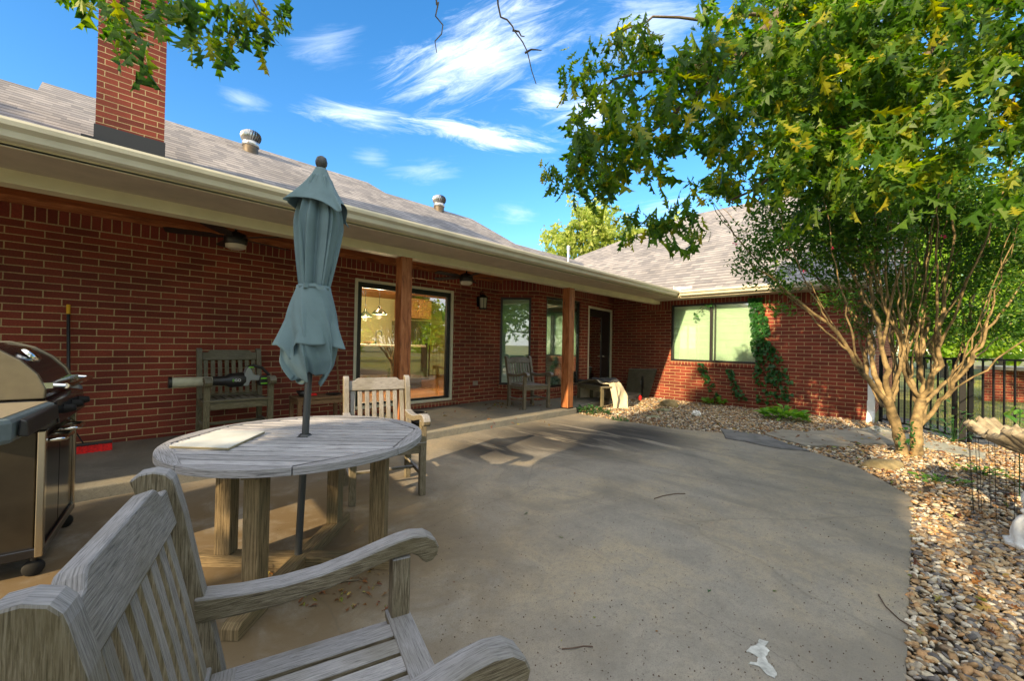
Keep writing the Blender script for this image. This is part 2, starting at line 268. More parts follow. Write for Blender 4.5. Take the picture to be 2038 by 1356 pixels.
M['oakleaf'] = leaf_mat('oak_leaf', [(.035, .10, .012), (.06, .145, .014), (.10, .20, .018), (.045, .115, .025), (.17, .26, .02), (.34, .32, .03)], .58)
M['oakleaf2'] = leaf_mat('oak_leaf_upper', [(.05, .12, .012), (.08, .17, .016), (.14, .22, .02)], .5)
M['myrtleleaf'] = leaf_mat('myrtle_leaf', [(.025, .085, .012), (.04, .12, .016), (.07, .17, .02), (.03, .095, .015), (.14, .20, .025)], .42)
M['treeleaf'] = leaf_mat('tree_leaf_bright', [(.22, .30, .06), (.32, .38, .10), (.16, .24, .05), (.40, .42, .15)], .45)
M['woodleaf'] = leaf_mat('tree_leaf_yard', [(.12, .25, .025), (.20, .34, .04), (.30, .42, .05), (.08, .17, .03)], .5)
M['vineleaf'] = leaf_mat('vine_leaf', [(.012, .07, .016), (.02, .10, .02), (.035, .13, .02)], .3)
M['plantleaf'] = leaf_mat('plant_leaf', [(.06, .18, .02), (.10, .25, .03), (.16, .30, .05)], .35)
M['weedleaf'] = leaf_mat('weed_leaf', [(.02, .09, .03), (.04, .12, .04), (.10, .14, .04)], .3)
M['deadleaf'] = leaf_mat('dead_leaf', [(.14, .05, .015), (.24, .11, .03), (.10, .03, .02), (.28, .20, .05), (.12, .18, .03)], .15)
M['flower'] = leaf_mat('pink_flower', [(.65, .05, .16), (.75, .09, .22)], .3)
M['grass'] = leaf_mat('grass_blade', [(.12, .17, .03), (.20, .24, .05), (.30, .29, .09), (.10, .17, .03)], .35)
M['steel'] = plain('stainless_steel', (.55, .50, .40), .22, 1.0)
M['chrome'] = plain('chrome', (.75, .75, .75), .08, 1.0)
M['grillblack'] = plain('black_enamel', (.012, .012, .014), .12)
M['grillend'] = plain('cast_end_panel', (.18, .15, .10), .38, .55, noise=.12, nscale=12)
M['grillgrey'] = plain('grey_thermoset', (.10, .13, .14), .5, noise=.15, nscale=30)
M['grilltop'] = plain('speckled_shelf', (.20, .17, .12), .45, noise=.12, nscale=50)
M['rubber'] = plain('black_rubber', (.012, .012, .012), .7, spec=.2)
M['redbristle'] = plain('red_bristle', (.75, .012, .012), .7, noise=.35, nscale=60, bump=1)
M['yellow'] = plain('yellow_plastic', (.75, .42, .02), .4)
M['blackplastic'] = plain('black_plastic', (.014, .014, .015), .4)
M['greyplastic'] = plain('grey_plastic', (.22, .24, .24), .45)
M['lime'] = plain('lime_plastic', (.20, .62, .03), .4)
M['tube'] = plain('pale_tube', (.42, .41, .30), .5, noise=.12, nscale=20)
M['blade'] = plain('fan_blade', (.02, .014, .012), .5)
M['globe'] = plain('opal_glass', (.62, .56, .46), .3)
M['galv'] = plain('galvanised_metal', (.50, .50, .50), .3, .9, noise=.2, nscale=12)
M['rustmetal'] = plain('weathered_flue', (.10, .08, .06), .6, .4, noise=.4, nscale=12)
M['flash'] = plain('black_flashing', (.015, .016, .018), .5)
M['tarp'] = plain('canvas_tarp', (.52, .45, .32), .85, noise=.18, nscale=6, bump=.3)
M['mat'] = plain('charcoal_mat', (.045, .047, .055), .9, noise=.2, nscale=60, bump=.4)
M['board'] = plain('weathered_board', (.095, .085, .055), .8, noise=.3, nscale=6)
M['stonecast'] = plain('cast_stone', (.28, .235, .165), .8, noise=.45, nscale=14, bump=.5)
M['whitecast'] = plain('white_cast_stone', (.66, .68, .70), .8, noise=.16, nscale=18, bump=.5)
M['glass'] = glass_mat('door_glass', .13)
M['glassw'] = glass_mat('window_glass', .12, (.95, 1.0, .95))
M['glassdark'] = glass_mat('side_door_glass', .55, (.6, .55, .4))
M['blind'] = plain('pale_blind', (.48, .60, .50), .7, noise=.05, nscale=4)
M['intwall'] = plain('kitchen_wall', (.62, .60, .30), .8)
M['intceil'] = wood_mat('kitchen_ceiling', (.28, .11, .03), (.40, .17, .05), (.50, .24, .08), su=.6, sv=8, bump=.1)
M['intfloor'] = wood_mat('kitchen_floor', (.25, .11, .04), (.36, .18, .07), (.45, .25, .1), su=.8, sv=8, bump=.1, rough=.3)
M['cabinet'] = wood_mat('cabinet_wood', (.28, .13, .04), (.40, .20, .07), (.5, .28, .11), su=1.5, sv=12, bump=.1, rough=.4)
M['islandwood'] = plain('dark_panel', (.06, .05, .03), .5)
M['lampglow'] = emit_mat('lamp_glow', (1, .72, .35), 9)
M['lampshade'] = plain('enamel_shade', (.02, .03, .02), .25)
M['lampglass'] = plain('lantern_glass', (.35, .33, .25), .2)
M['lawnbase'] = plain('lawn_soil', (.15, .16, .05), .95, noise=.45, nscale=2.2, bump=.3)
M['asph'] = plain('dark_path', (.10, .105, .11), .9, noise=.25, nscale=4, bump=.3)
M['curb'] = plain('path_edge_concrete', (.28, .29, .25), .85, noise=.2, nscale=4, bump=.3)
M['soil'] = plain('gravel_soil', (.085, .065, .045), .95, noise=.5, nscale=12, bump=.8)
M['patch'] = plain('peeled_paint', (.42, .43, .42), .7, noise=.45, nscale=22, bump=.5)
M['paper'] = plain('white_paper', (.78, .78, .78), .8)
M['darkvoid'] = plain('dark_interior', (.05, .035, .02), .9)
def pebble_mat():
    m, nt, b, L = newmat('river_pebble')
    g = N(nt, 'ShaderNodeNewGeometry'); cols = [(.36, .26, .15), (.18, .12, .07), (.48, .42, .32), (.10, .09, .09), (.38, .22, .10), (.27, .23, .18), (.58, .53, .44), (.31, .19, .09), (.20, .18, .17), (.44, .31, .17)]
    r = ramp(nt, [(i/(len(cols)), c) for i, c in enumerate(cols)]); r.color_ramp.interpolation = 'CONSTANT'; L.new(g.outputs['Random Per Island'], r.inputs[0])
    tc = N(nt, 'ShaderNodeTexCoord'); n = N(nt, 'ShaderNodeTexNoise', i_Scale=45.0, i_Detail=4.0, i_Distortion=1.0); L.new(tc.outputs['Object'], n.inputs['Vector'])
    mr = N(nt, 'ShaderNodeMapRange'); mr.inputs[1].default_value = .3; mr.inputs[2].default_value = .7; mr.inputs[3].default_value = .6; mr.inputs[4].default_value = 1.3; L.new(n.outputs['Fac'], mr.inputs[0])
    v = N(nt, 'ShaderNodeVectorMath', operation='SCALE'); L.new(r.outputs[0], v.inputs[0]); L.new(mr.outputs[0], v.inputs['Scale']); L.new(v.outputs[0], b.inputs['Base Color']); b.inputs['Roughness'].default_value = .6
    return m
M['pebble'] = pebble_mat()

# ---------------------------------------------------------------- mesh helpers
def tag(o, label=None, cat=None, group=None, kind=None):
    if label: o['label'] = label
    if cat: o['category'] = cat
    if group: o['group'] = group
    if kind: o['kind'] = kind
    return o
def empty(name, loc=(0, 0, 0), rz=0, label=None, cat=None, group=None):
    o = bpy.data.objects.new(name, None); COL.objects.link(o); o.location = loc; o.rotation_euler = (0, 0, rz); o.empty_display_size = .1
    return tag(o, label, cat, group)
class MB:
    def __init__(s): s.v = []; s.f = []; s.uv = []; s.sm = []
    def add(s, vs, fs, uvs, smooth=False, M_=None):
        k = len(s.v)
        for p in vs:
            p = Vector(p); s.v.append(tuple(M_ @ p) if M_ is not None else tuple(p))
        for f, u in zip(fs, uvs):
            s.f.append([k+i for i in f]); s.uv.append(u); s.sm.append(smooth)
        return s
    def box(s, c, size, M_=None, g=None):
        hx, hy, hz = [a/2 for a in size]; cx, cy, cz = c
        vs = [(cx+a*hx, cy+b*hy, cz+d*hz) for a in (-1, 1) for b in (-1, 1) for d in (-1, 1)]
        fs = [(0, 1, 3, 2), (4, 6, 7, 5), (0, 4, 5, 1), (2, 3, 7, 6), (0, 2, 6, 4), (1, 5, 7, 3)]
        if g is None: g = max(range(3), key=lambda i: size[i])
        o = random.random()*9; uvs = []
        for f, ax in zip(fs, (0, 0, 1, 1, 2, 2)):
            ia, ib = [i for i in range(3) if i != ax]
            if ib == g: ia, ib = ib, ia
            uvs.append([(vs[i][ia]+o, vs[i][ib]+o*1.7+ax*.37) for i in f])
        return s.add(vs, fs, uvs, False, M_)
    def prism(s, poly, t0, t1, ax='x', M_=None, smooth=False, g=0):
        # poly in the two remaining axes (in order), extruded along ax
        n = len(poly)
        def pt(a, b, t): return {'x': (t, a, b), 'y': (a, t, b), 'z': (a, b, t)}[ax]
        vs = [pt(a, b, t0) for a, b in poly]+[pt(a, b, t1) for a, b in poly]
        L = [0]
        for i in range(n): L.append(L[-1]+math.dist(poly[i], poly[(i+1) % n]))
        o = random.random()*9
        fs = []; uvs = []
        for i in range(n):
            j = (i+1) % n; fs.append((i, j, n+j, n+i))
            a = [(L[i], t0), (L[i+1], t0), (L[i+1], t1), (L[i], t1)]
            uvs.append([(p[0]+o, p[1]+o) for p in a])
        fs.append(tuple(range(n-1, -1, -1))); fs.append(tuple(range(n, 2*n)))
        for f in fs[-2:]: uvs.append([(poly[i % n][0 if g == 0 else 1]+o, poly[i % n][1 if g == 0 else 0]+o) for i in f])
        s.add(vs, fs[:-2], uvs[:-2], smooth, M_); return s.add(vs, fs[-2:], uvs[-2:], False, M_)
    def tube(s, pts, rad, n=8, M_=None, cap=True):
        pts = [Vector(p) for p in pts]; rad = rad if isinstance(rad, (list, tuple)) else [rad]*len(pts)
        vs = []; fs = []; uvs = []; ln = 0; prev = None; Ls = []
        for i, p in enumerate(pts):
            d = (pts[min(i+1, len(pts)-1)]-pts[max(i-1, 0)]).normalized()
            if prev is None:
                a = d.orthogonal().normalized()
            else: a = (prev-d*prev.dot(d)).normalized()
            prev = a; b = d.cross(a)
            if i: ln += (p-pts[i-1]).length
            Ls.append(ln)
            for k in range(n):
                t = 2*math.pi*k/n; vs.append(p+(a*math.cos(t)+b*math.sin(t))*rad[i])
        for i in range(len(pts)-1):
            for k in range(n):
                k2 = (k+1) % n; fs.append((i*n+k, i*n+k2, (i+1)*n+k2, (i+1)*n+k)); r = rad[i]*6.28/n
                uvs.append([(Ls[i], k*r), (Ls[i], (k+1)*r), (Ls[i+1], (k+1)*r), (Ls[i+1], k*r)])
        s.add(vs, fs, uvs, True, M_)
        if cap:
            e = (len(pts)-1)*n; s.add(vs, [tuple(range(n-1, -1, -1)), tuple(range(e, e+n))], [[(0, 0)]*n]*2, False, M_)
        return s
    def lathe(s, prof, n=24, c=(0, 0, 0), M_=None, fn=None, cap=False):
        vs = []; fs = []; uvs = []
        for r, z in prof:
            for k in range(n):
                t = 2*math.pi*k/n; rr = r*(fn(t, z) if fn else 1); vs.append((c[0]+rr*math.cos(t), c[1]+rr*math.sin(t), c[2]+z))
        for i in range(len(prof)-1):
            for k in range(n):
                k2 = (k+1) % n; fs.append((i*n+k, i*n+k2, (i+1)*n+k2, (i+1)*n+k)); uvs.append([(k/n, i), ((k+1)/n, i), ((k+1)/n, i+1), (k/n, i+1)])
        s.add(vs, fs, uvs, True, M_)
        if cap: e = (len(prof)-1)*n; s.add(vs, [tuple(range(n-1, -1, -1)), tuple(range(e, e+n))], [[(0, 0)]*n]*2, False, M_)
        return s
    def poly(s, pts, uvs=None, M_=None): return s.add(pts, [tuple(range(len(pts)))], [uvs or [(p[0], p[1]) for p in pts]], False, M_)
    def build(s, name, mat, parent=None, bevel=0, **k):
        me = bpy.data.meshes.new(name); me.from_pydata(s.v, [], s.f); me.update()
        ul = me.uv_layers.new(name='UVMap'); flat = [c for u in s.uv for p in u for c in p]; ul.data.foreach_set('uv', flat)
        me.polygons.foreach_set('use_smooth', s.sm)
        bm = bmesh.new(); bm.from_mesh(me); bmesh.ops.remove_doubles(bm, verts=bm.verts, dist=1e-5) if bevel else None
        bmesh.ops.recalc_face_normals(bm, faces=bm.faces); bm.to_mesh(me); bm.free()
        me.materials.append(mat); o = bpy.data.objects.new(name, me); COL.objects.link(o)
        if parent: o.parent = parent
        if bevel:
            b = o.modifiers.new('bevel', 'BEVEL'); b.width = bevel; b.segments = 2; b.limit_method = 'ANGLE'; b.angle_limit = R_(50); b.harden_normals = False
        return tag(o, k.get('label'), k.get('cat'), k.get('group'), k.get('kind'))
def copy_tree(o, parent=None):
    c = o.copy(); COL.objects.link(c); c.parent = parent
    for ch in list(o.children): copy_tree(ch, c)
    return c
def RT(loc, rz=0, rx=0, ry=0): return Matrix.Translation(loc) @ Matrix.Rotation(rz, 4, 'Z') @ Matrix.Rotation(rx, 4, 'X') @ Matrix.Rotation(ry, 4, 'Y')
# scatter: many copies of small templates in one mesh
def scatter(name, temps, locs, mats, mat, parent=None, smooth=False, **k):
    V = []; F = []; base = 0; which = RNG.integers(0, len(temps), len(locs))
    for ti, (tv, tf) in enumerate(temps):
        idx = np.where(which == ti)[0]
        if len(idx) == 0: continue
        tv = np.array(tv, float); tf = np.array(tf, int)
        P = np.einsum('nij,vj->nvi', mats[idx], tv)+locs[idx][:, None, :]
        V.append(P.reshape(-1, 3)); n = len(tv)
        F.append((tf[None]+(np.arange(len(idx))*n)[:, None, None]+base).reshape(-1, 3)); base += n*len(idx)
    V = np.concatenate(V); F = np.concatenate(F)
    me = bpy.data.meshes.new(name); me.vertices.add(len(V)); me.vertices.foreach_set('co', V.astype(np.float32).ravel())
    me.loops.add(len(F)*3); me.loops.foreach_set('vertex_index', F.astype(np.int32).ravel()); me.polygons.add(len(F))
    me.polygons.foreach_set('loop_start', np.arange(0, len(F)*3, 3, dtype=np.int32)); me.polygons.foreach_set('loop_total', np.full(len(F), 3, dtype=np.int32))
    me.polygons.foreach_set('use_smooth', np.full(len(F), smooth)); me.update(calc_edges=True); me.materials.append(mat)
    o = bpy.data.objects.new(name, me); COL.objects.link(o)
    if parent: o.parent = parent
    return tag(o, k.get('label'), k.get('cat'), k.get('group'), k.get('kind'))
def orient(dirs, roll, scale):
    """matrices whose Y axis is dirs, rolled about it"""
    y = dirs/np.linalg.norm(dirs, axis=1)[:, None]; up = np.tile([0, 0, 1.], (len(y), 1)); up[np.abs(y[:, 2]) > .95] = [1, 0, 0]
    x = np.cross(y, up); x /= np.linalg.norm(x, axis=1)[:, None]; z = np.cross(x, y)
    c, s = np.cos(roll)[:, None], np.sin(roll)[:, None]; x2 = x*c+z*s; z2 = -x*s+z*c
    return np.stack([x2, y, z2], axis=2)*scale[:, None, None]
def leaf_template(half, fold=.25, droop=.25):
    ys = sorted(set([y for x, y in half])); vs = []; fs = []
    mid = [(0, y, -droop*y*y) for x, y in half]; vs += mid
    n = len(half)
    for sgn in (1, -1):
        b = len(vs)
        for x, y in half: vs.append((sgn*x, y, -droop*y*y+fold*x-1.1*droop*x*x))
        for i in range(n-1):
            q = (i, i+1, b+i+1, b+i) if sgn < 0 else (i, b+i, b+i+1, i+1)
            fs += [(q[0], q[1], q[2]), (q[0], q[2], q[3])]
    return vs, fs
def lobed(a, b, c): return [(.0, 0), (.008, .12), (.05, .2), (a*.45, .29), (.05, .33), (.06, .40), (a, .55), (.07, .53), (.08, .60), (b, .84), (.09, .72), (.07, .82), (c, 1.0), (.045, .93), (0, 1.12)]
OAK = [leaf_template(lobed(.30, .30, .14), .5, .2), leaf_template(lobed(.24, .34, .12), 1.1, .45), leaf_template(lobed(.32, .26, .16), .15, .75), leaf_template(lobed(.20, .24, .10), 1.5, .3), leaf_template(lobed(.27, .36, .15), .3, -.25)]
OVAL = [leaf_template([(.0, 0), (.18, .25), (.24, .5), (.15, .8), (0, 1)], .3, d) for d in (.1, .4)]
SIMPLE = [([(0, 0, 0), (.3, .45, .08), (0, 1, -.1), (-.3, .45, .08)], [(0, 1, 2), (0, 2, 3)])]
IVY = [leaf_template([(.05, 0), (.42, .1), (.28, .35), (.36, .6), (.12, .7), (0, 1)], .2, .2)]
def rdir(n): v = RNG.normal(size=(n, 3)); return v/np.linalg.norm(v, axis=1)[:, None]
def in_blobs(blobs, n, shell=.0):
    w = np.array([b[3]*b[4]*b[5] for b in blobs]) ; w = w/w.sum(); k = RNG.choice(len(blobs), n, p=w); B = np.array(blobs)[k]
    r = RNG.random(n)**(1/3) if shell == 0 else (shell+(1-shell)*RNG.random(n))
    return B[:, :3]+rdir(n)*r[:, None]*B[:, 3:6]
def clumps(centres, per, spread, size, temps, name, mat, parent, droop=-.6, **k):
    n = len(centres)*per; c = np.repeat(centres, per, 0)
    cd = np.repeat(rdir(len(centres)), per, 0); along = RNG.random(n)[:, None]
    axis = cd*np.array([1, 1, .4])+np.array([0, 0, droop]); axis /= np.linalg.norm(axis, axis=1)[:, None]
    loc = c+axis*(along-.5)*spread*1.6+rdir(n)*spread*.35
    d = rdir(n)*.8+axis*.5+np.array([0, 0, droop]); s = size*(.6+.7*RNG.random(n))
    return scatter(name, temps, loc, orient(d, RNG.random(n)*6.28, s), mat, parent, **k)
def adopt(o, p): o.parent = p; o.matrix_parent_inverse = (Matrix.Translation(p.location) @ p.rotation_euler.to_matrix().to_4x4()).inverted(); return o
YW, XW, ZS = 6.35, 10.0, 0.10      # main wall plane, wing wall plane, porch slab top

# ---------------------------------------------------------------- ground
g = MB(); S = 900
g.poly([(-S, -S, -.06), (S, -S, -.06), (S, S, -.06), (-S, S, -.06)])
g.build('ground', M['lawnbase'], kind='structure')
PATIO = [tuple(GZ(x, y)[:2]) for x, y in [(1817, 990), (1755, 955), (1700, 926), (1620, 901), (1540, 879), (1440, 862), (1330, 852), (1240, 838), (1165, 826), (1130, 817)]]
pp = [(2.1, -.7), (4.0, -.25), ] ; e0 = GZ(1804, 1356)
PATIO = [(PATIO[0][0]+.0, PATIO[0][1])]+PATIO[1:]
poly = [(-9, -6), (1.2, -6), (1.2, e0[1]-.0), tuple(e0[:2])]+PATIO+[(PATIO[-1][0]+.05, 4.75), (-9, 4.75)]
poly[1:3] = [(1.15, -6), (1.15, e0[1]-.01)]
g = MB(); g.prism(poly, -.12, 0.0, 'z'); g.build('patio', M['concrete'], kind='structure', bevel=.008)
g = MB(); g.prism([(-9, 4.575), (6.35, 4.56), (6.55, 4.75), (10.1, 5.0), (10.1, 6.6), (-9, 6.6)], -.05, ZS, 'z'); g.build('porch_floor', M['porchconc'], kind='structure', bevel=.012)
g = MB(); g.poly([(1.0, -7, -.035), (9.2, -7, -.035), (9.2, .2, -.035), (11.5, 2, -.03), (11.5, 5.2, -.02), (5.5, 5.2, -.02), (1.0, 1, -.035)]); g.build('gravel_bed', M['soil'], kind='structure')

# ---------------------------------------------------------------- the house
house = empty('brick_house', (6, 6.35, 0), label='red brick house with deep porch, grey shingle roof and brick chimney', cat='house')
def hb(mb, name, mat, bevel=0, parent=None, **k):
    o = mb.build(name, mat, None, bevel, **k); o.parent = parent or house
    if parent is None: o.matrix_parent_inverse = Matrix.Translation(house.location).inverted()
    return o
def wall(mb, A, B, z0, z1, holes=(), depth=.12, u0=0.0):
    """brick face from A to B (outside is to the right of A->B), holes = (u0,u1,z0,z1) with reveals"""
    A = Vector((*A, 0)); B = Vector((*B, 0)); L = (B-A).length; d = (B-A)/L; nrm = Vector((d.y, -d.x, 0))
    us = sorted({0, L, *[h[0] for h in holes], *[h[1] for h in holes]}); zs = sorted({z0, z1, *[h[2] for h in holes], *[h[3] for h in holes]})
    P = lambda u, z, t=0: tuple(A+d*u-nrm*t+Vector((0, 0, z)))
    for i in range(len(us)-1):
        for j in range(len(zs)-1):
            um, zm = (us[i]+us[i+1])/2, (zs[j]+zs[j+1])/2
            if any(h[0] < um < h[1] and h[2] < zm < h[3] for h in holes): continue
            q = [(us[i], zs[j]), (us[i+1], zs[j]), (us[i+1], zs[j+1]), (us[i], zs[j+1])]
            mb.add([P(*p) for p in q], [(0, 1, 2, 3)], [[(p[0]+u0, p[1]) for p in q]])
    for a, b, c, e in holes:
        for q in [((a, c), (a, e)), ((b, c), (b, e)), ((a, c), (b, c)), ((a, e), (b, e))]:
            (ua, za), (ub, zb) = q; vs = [P(ua, za), P(ub, zb), P(ub, zb, depth), P(ua, za, depth)]
            if ua == ub: uv = [(ua, za), (ub, zb), (ub+depth, zb), (ua+depth, za)]
            else: uv = [(ua, za), (ub, zb), (ub, zb+depth), (ua, za+depth)]
            mb.add(vs, [(0, 1, 2, 3)], [uv])
def frame_on(A, B, u0, u1, z0, z1, t=.05, dep=.05, back=.04, mb=None):
    """rectangular frame set back in an opening"""
    mb = mb or MB(); A = Vector((*A, 0)); B = Vector((*B, 0)); d = (B-A).normalized(); nrm = Vector((d.y, -d.x, 0)); ang = math.atan2(d.y, d.x)
    def bx(ua, ub, za, zb):
        c = A+d*((ua+ub)/2)-nrm*(back+dep/2); mb.box((0, 0, 0), (ub-ua, dep, zb-za), RT((c.x, c.y, (za+zb)/2), ang))
    bx(u0, u0+t, z0, z1); bx(u1-t, u1, z0, z1); bx(u0+t, u1-t, z1-t, z1); bx(u0+t, u1-t, z0, z0+t)
    return mb
def pane_on(A, B, u0, u1, z0, z1, back):
    A = Vector((*A, 0)); B = Vector((*B, 0)); d = (B-A).normalized(); nrm = Vector((d.y, -d.x, 0)); c = A+d*((u0+u1)/2)-nrm*back
    return MB().box((0, 0, 0), (u1-u0, .008, z1-z0), RT((c.x, c.y, (z0+z1)/2), math.atan2(d.y, d.x)))
# corners
C0 = (5.966, YW); C1 = (6.576, 5.74); C2 = (8.404, 5.74); C3 = (XW, 5.97)
SB = 2.431                        # underside of the soldier course
L0 = (-9.0, YW)
walls = MB(); sold = MB()
dh = (2.83+9, 4.775+9, .195, 2.29)
wall(walls, L0, C0, -.05, SB, [dh], u0=.07)
seg1 = math.dist(C0, C1); w1 = (.045, .70, .42, 2.29); wall(walls, C0, C1, 0, SB, [w1], u0=.03)
w2 = (6.825-6.576, 8.075-6.576, .345, 2.345); wall(walls, C1, C2, 0, SB, [w2], u0=.13)
seg3 = math.dist(C2, C3); d3 = (.02, seg3-.14, .12, 2.27); wall(walls, C2, C3, 0, SB, [d3], u0=.05)
for a, b in ((L0, C0), (C0, C1), (C1, C2), (C2, C3)):
    d = Vector((b[0]-a[0], b[1]-a[1])).normalized(); n = Vector((d.y, -d.x))*.004
    wall(sold, (a[0]+n.x, a[1]+n.y), (b[0]+n.x, b[1]+n.y), SB, 2.66)
# wing wall faces -X
wh = (5.97-4.36, 5.97-2.45, .955, 2.335)
wall(walls, C3, (XW, .64), -.1, 2.335, [wh], u0=.11); walls2 = MB()
wall(walls, (XW, .64), (20.5, .64), -.1, 2.7, [], u0=.21)
sold2 = MB(); wall(sold2, (XW-.004, 5.02), (XW-.004, .64), 2.231, 2.50, [(5.02-4.36, 5.02-2.45, 2.231, 2.335)], depth=.01); wall(walls, (XW, 5.97), (XW, .64), 2.335, 2.66, u0=.11)
gab = MB(); gab.add([(XW, .64, 2.7), (20.5, .64, 2.7), (15.25, .64, 5.9)], [(0, 1, 2)], [[(0, 2.7), (10.5, 2.7), (5.2, 5.9)]])
hb(walls, 'wall', M['brick']); hb(sold, 'soldier_course', M['soldier']); hb(sold2, 'soldier_course', M['soldierwing']); hb(gab, 'gable', M['brick'])
# brick sills
def sill(A, B, u0, u1, z, proud=.03):
    sm = MB(); A = Vector((*A, 0)); B = Vector((*B, 0)); d = (B-A).normalized(); nrm = Vector((d.y, -d.x, 0)); c = A+d*((u0+u1)/2)+nrm*(proud/2-.05)
    sm.box((0, 0, 0), (u1-u0, proud+.10, .078), RT((c.x, c.y, z-.04), math.atan2(d.y, d.x)), g=0); hb(sm, 'brick_sill', M['rowlock'])
sill(C3, (XW, .64), wh[0]-.02, wh[1]+.02, wh[2]-.002); sill(C1, C2, w2[0]-.02, w2[1]+.02, w2[2]-.002); sill(C0, C1, w1[0]-.02, w1[1]+.02, w1[2]-.002)
sill(L0, C0, dh[0]-.06, dh[1]+.08, dh[2]-.002, .10)
# windows
def window(A, B, h, blind=True, mull=None, gm='glassw'):
    f = frame_on(A, B, h[0], h[1], h[2], h[3], .045, .06, .015)
    Av = Vector((*A, 0)); d = (Vector((*B, 0))-Av).normalized(); nrm = Vector((d.y, -d.x, 0)); ang = math.atan2(d.y, d.x)
    if mull:
        for mm_, ww in mull:
            c = Av+d*mm_-nrm*.045; f.box((0, 0, 0), (ww, .05, h[3]-h[2]-.09), RT((c.x, c.y, (h[2]+h[3])/2), ang))
    fo = hb(f, 'window', M['blackframe'], .003)
    def sub(mb, nm, mt): o = mb.build(nm, mt); o.parent = fo; return o
    sub(pane_on(A, B, h[0]+.045, h[1]-.045, h[2]+.045, h[3]-.045, .045), 'pane', M[gm])
    if blind:
        bm_ = MB(); nsl = 8; hh = (h[3]-h[2]-.05)/nsl
        for i in range(nsl):   # stacked folds of a roman blind, each a shallow wedge
            za = h[2]+.02+hh*i; c = Av+d*((h[0]+h[1])/2)-nrm*.13
            bm_.prism([(-.006, 0), (.010, 0), (.004, hh*.985), (0, hh*.985)], -(h[1]-h[0])/2, (h[1]-h[0])/2, 'x', RT((c.x, c.y, za), ang+math.pi))
        sub(bm_, 'blind', M['blind'])
    return fo
window(C3, (XW, .64), wh, mull=[((wh[0]+wh[1])/2-.02, .055), ((wh[0]+wh[1])/2+.065, .02)])
window(C0, C1, w1); window(C1, C2, w2)
# patio door: outer cream casing, black frame, glass leaves
cas = MB(); frame_on(L0, C0, dh[0], dh[1], dh[2], dh[3], .045, .09, -.01, cas); hb(cas, 'door_casing', M['trimwhite'], .004)
fd = frame_on(L0, C0, dh[0]+.045, dh[1]-.045, dh[2]+.0, dh[3]-.045, .085, .05, .03)
fd.box((-9+(dh[0]+dh[1])/2+9-9+.02, YW+.055, (dh[2]+dh[3])/2), (.10, .045, dh[3]-dh[2]-.2))
pd = hb(fd, 'patio_door', M['blackframe'], .003)
o = pane_on(L0, C0, dh[0]+.12, dh[1]-.12, dh[2]+.08, dh[3]-.12, .06).build('pane', M['glass']); o.parent = pd
# side door in the angled wall
cas = MB(); frame_on(C2, C3, d3[0], d3[1], d3[2], d3[3], .05, .09, -.01, cas); hb(cas, 'door_casing', M['trimwhite'], .004)
fd = MB(); frame_on(C2, C3, d3[0]+.05, d3[1]-.05, d3[2], d3[3]-.05, .03, .05, .03, fd)
Av = Vector((*C2, 0)); dd = (Vector((*C3, 0))-Av).normalized(); nn = Vector((dd.y, -dd.x, 0)); an = math.atan2(dd.y, dd.x)
def d3box(ua, ub, za, zb): c = Av+dd*((ua+ub)/2)-nn*.06; fd.box((0, 0, 0), (ub-ua, .045, zb-za), RT((c.x, c.y, (za+zb)/2), an))
d3box(.10, .14, .14, 2.2); d3box(.90, seg3-.2, .14, 2.2); d3box(.14, .90, 2.03, 2.2); d3box(.14, .90, .14, .42)
sdoor = hb(fd, 'side_door', M['blackframe'], .003)
o = pane_on(C2, C3, .14, .90, .42, 2.03, .06).build('pane', M['glassdark']); o.parent = sdoor
hd = MB(); c = Av+dd*1.0-nn*.02; hd.tube([(c.x, c.y, 1.02), (c.x-.04*nn.x*-1, c.y+.04*nn.y, 1.02), (c.x-.1, c.y-.05, 1.02)], .01); o = hd.build('handle', M['chrome']); o.parent = sdoor

# porch: ceiling, beam, posts, eaves
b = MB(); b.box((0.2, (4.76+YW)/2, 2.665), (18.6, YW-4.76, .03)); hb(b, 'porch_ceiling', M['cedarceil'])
b = MB(); b.box((.45, 4.68, 2.50), (18.9, .155, .28)); hb(b, 'beam', M['fascia'], .006)
b = MB(); b.box((.45, 4.775, 2.60), (18.9, .03, .10)); b.box((.2, YW-.035, 2.615), (12.0, .03, .075)); hb(b, 'ceiling_trim', M['cedar'])
for px, w in ((2.645, .15), (6.125, .16)):
    b = MB(); b.box((px+w/2, 4.60+w/2-.004, (2.36+ZS+.02)/2), (w, w, 2.36-ZS-.02)); po = hb(b, 'post', M['cedar'], .004)
    q = MB().box((px+w/2, 4.60+w/2-.004, ZS+.011), (w+.012, w+.012, .02)).build('post_base', M['blackmetal']); q.parent = po
YF, XF = 4.05, 9.55              # fascia planes
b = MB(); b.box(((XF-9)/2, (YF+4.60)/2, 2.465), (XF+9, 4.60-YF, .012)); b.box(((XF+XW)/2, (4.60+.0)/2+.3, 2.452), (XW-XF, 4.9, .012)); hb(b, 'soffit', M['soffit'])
b = MB(); b.box(((XF-9)/2, YF+.012, 2.52), (XF+9, .024, .13)); b.box((XF+.012, (YF+.15)/2, 2.52), (.024, YF-.15, .13)); hb(b, 'fascia', M['fascia'])
GP = [(0, .105), (0, -.0), (-.055, .0), (-.075, .012), (-.085, .045), (-.115, .065), (-.12, .095), (-.112, .102), (-.125, .105), (-.128, .088), (-.122, .06), (-.09, .038), (-.08, .0), (-.06, -.012), (.0, -.012)]
gu = MB()
gu.prism([(YF+a, 2.495+z) for a, z in GP[::-1]][::-1], -9, XF-.12, 'x')
gm2 = MB()
gu2 = [(XF+a, 2.495+z) for a, z in GP]
gm2.prism(gu2, .12, YF-.12, 'y')
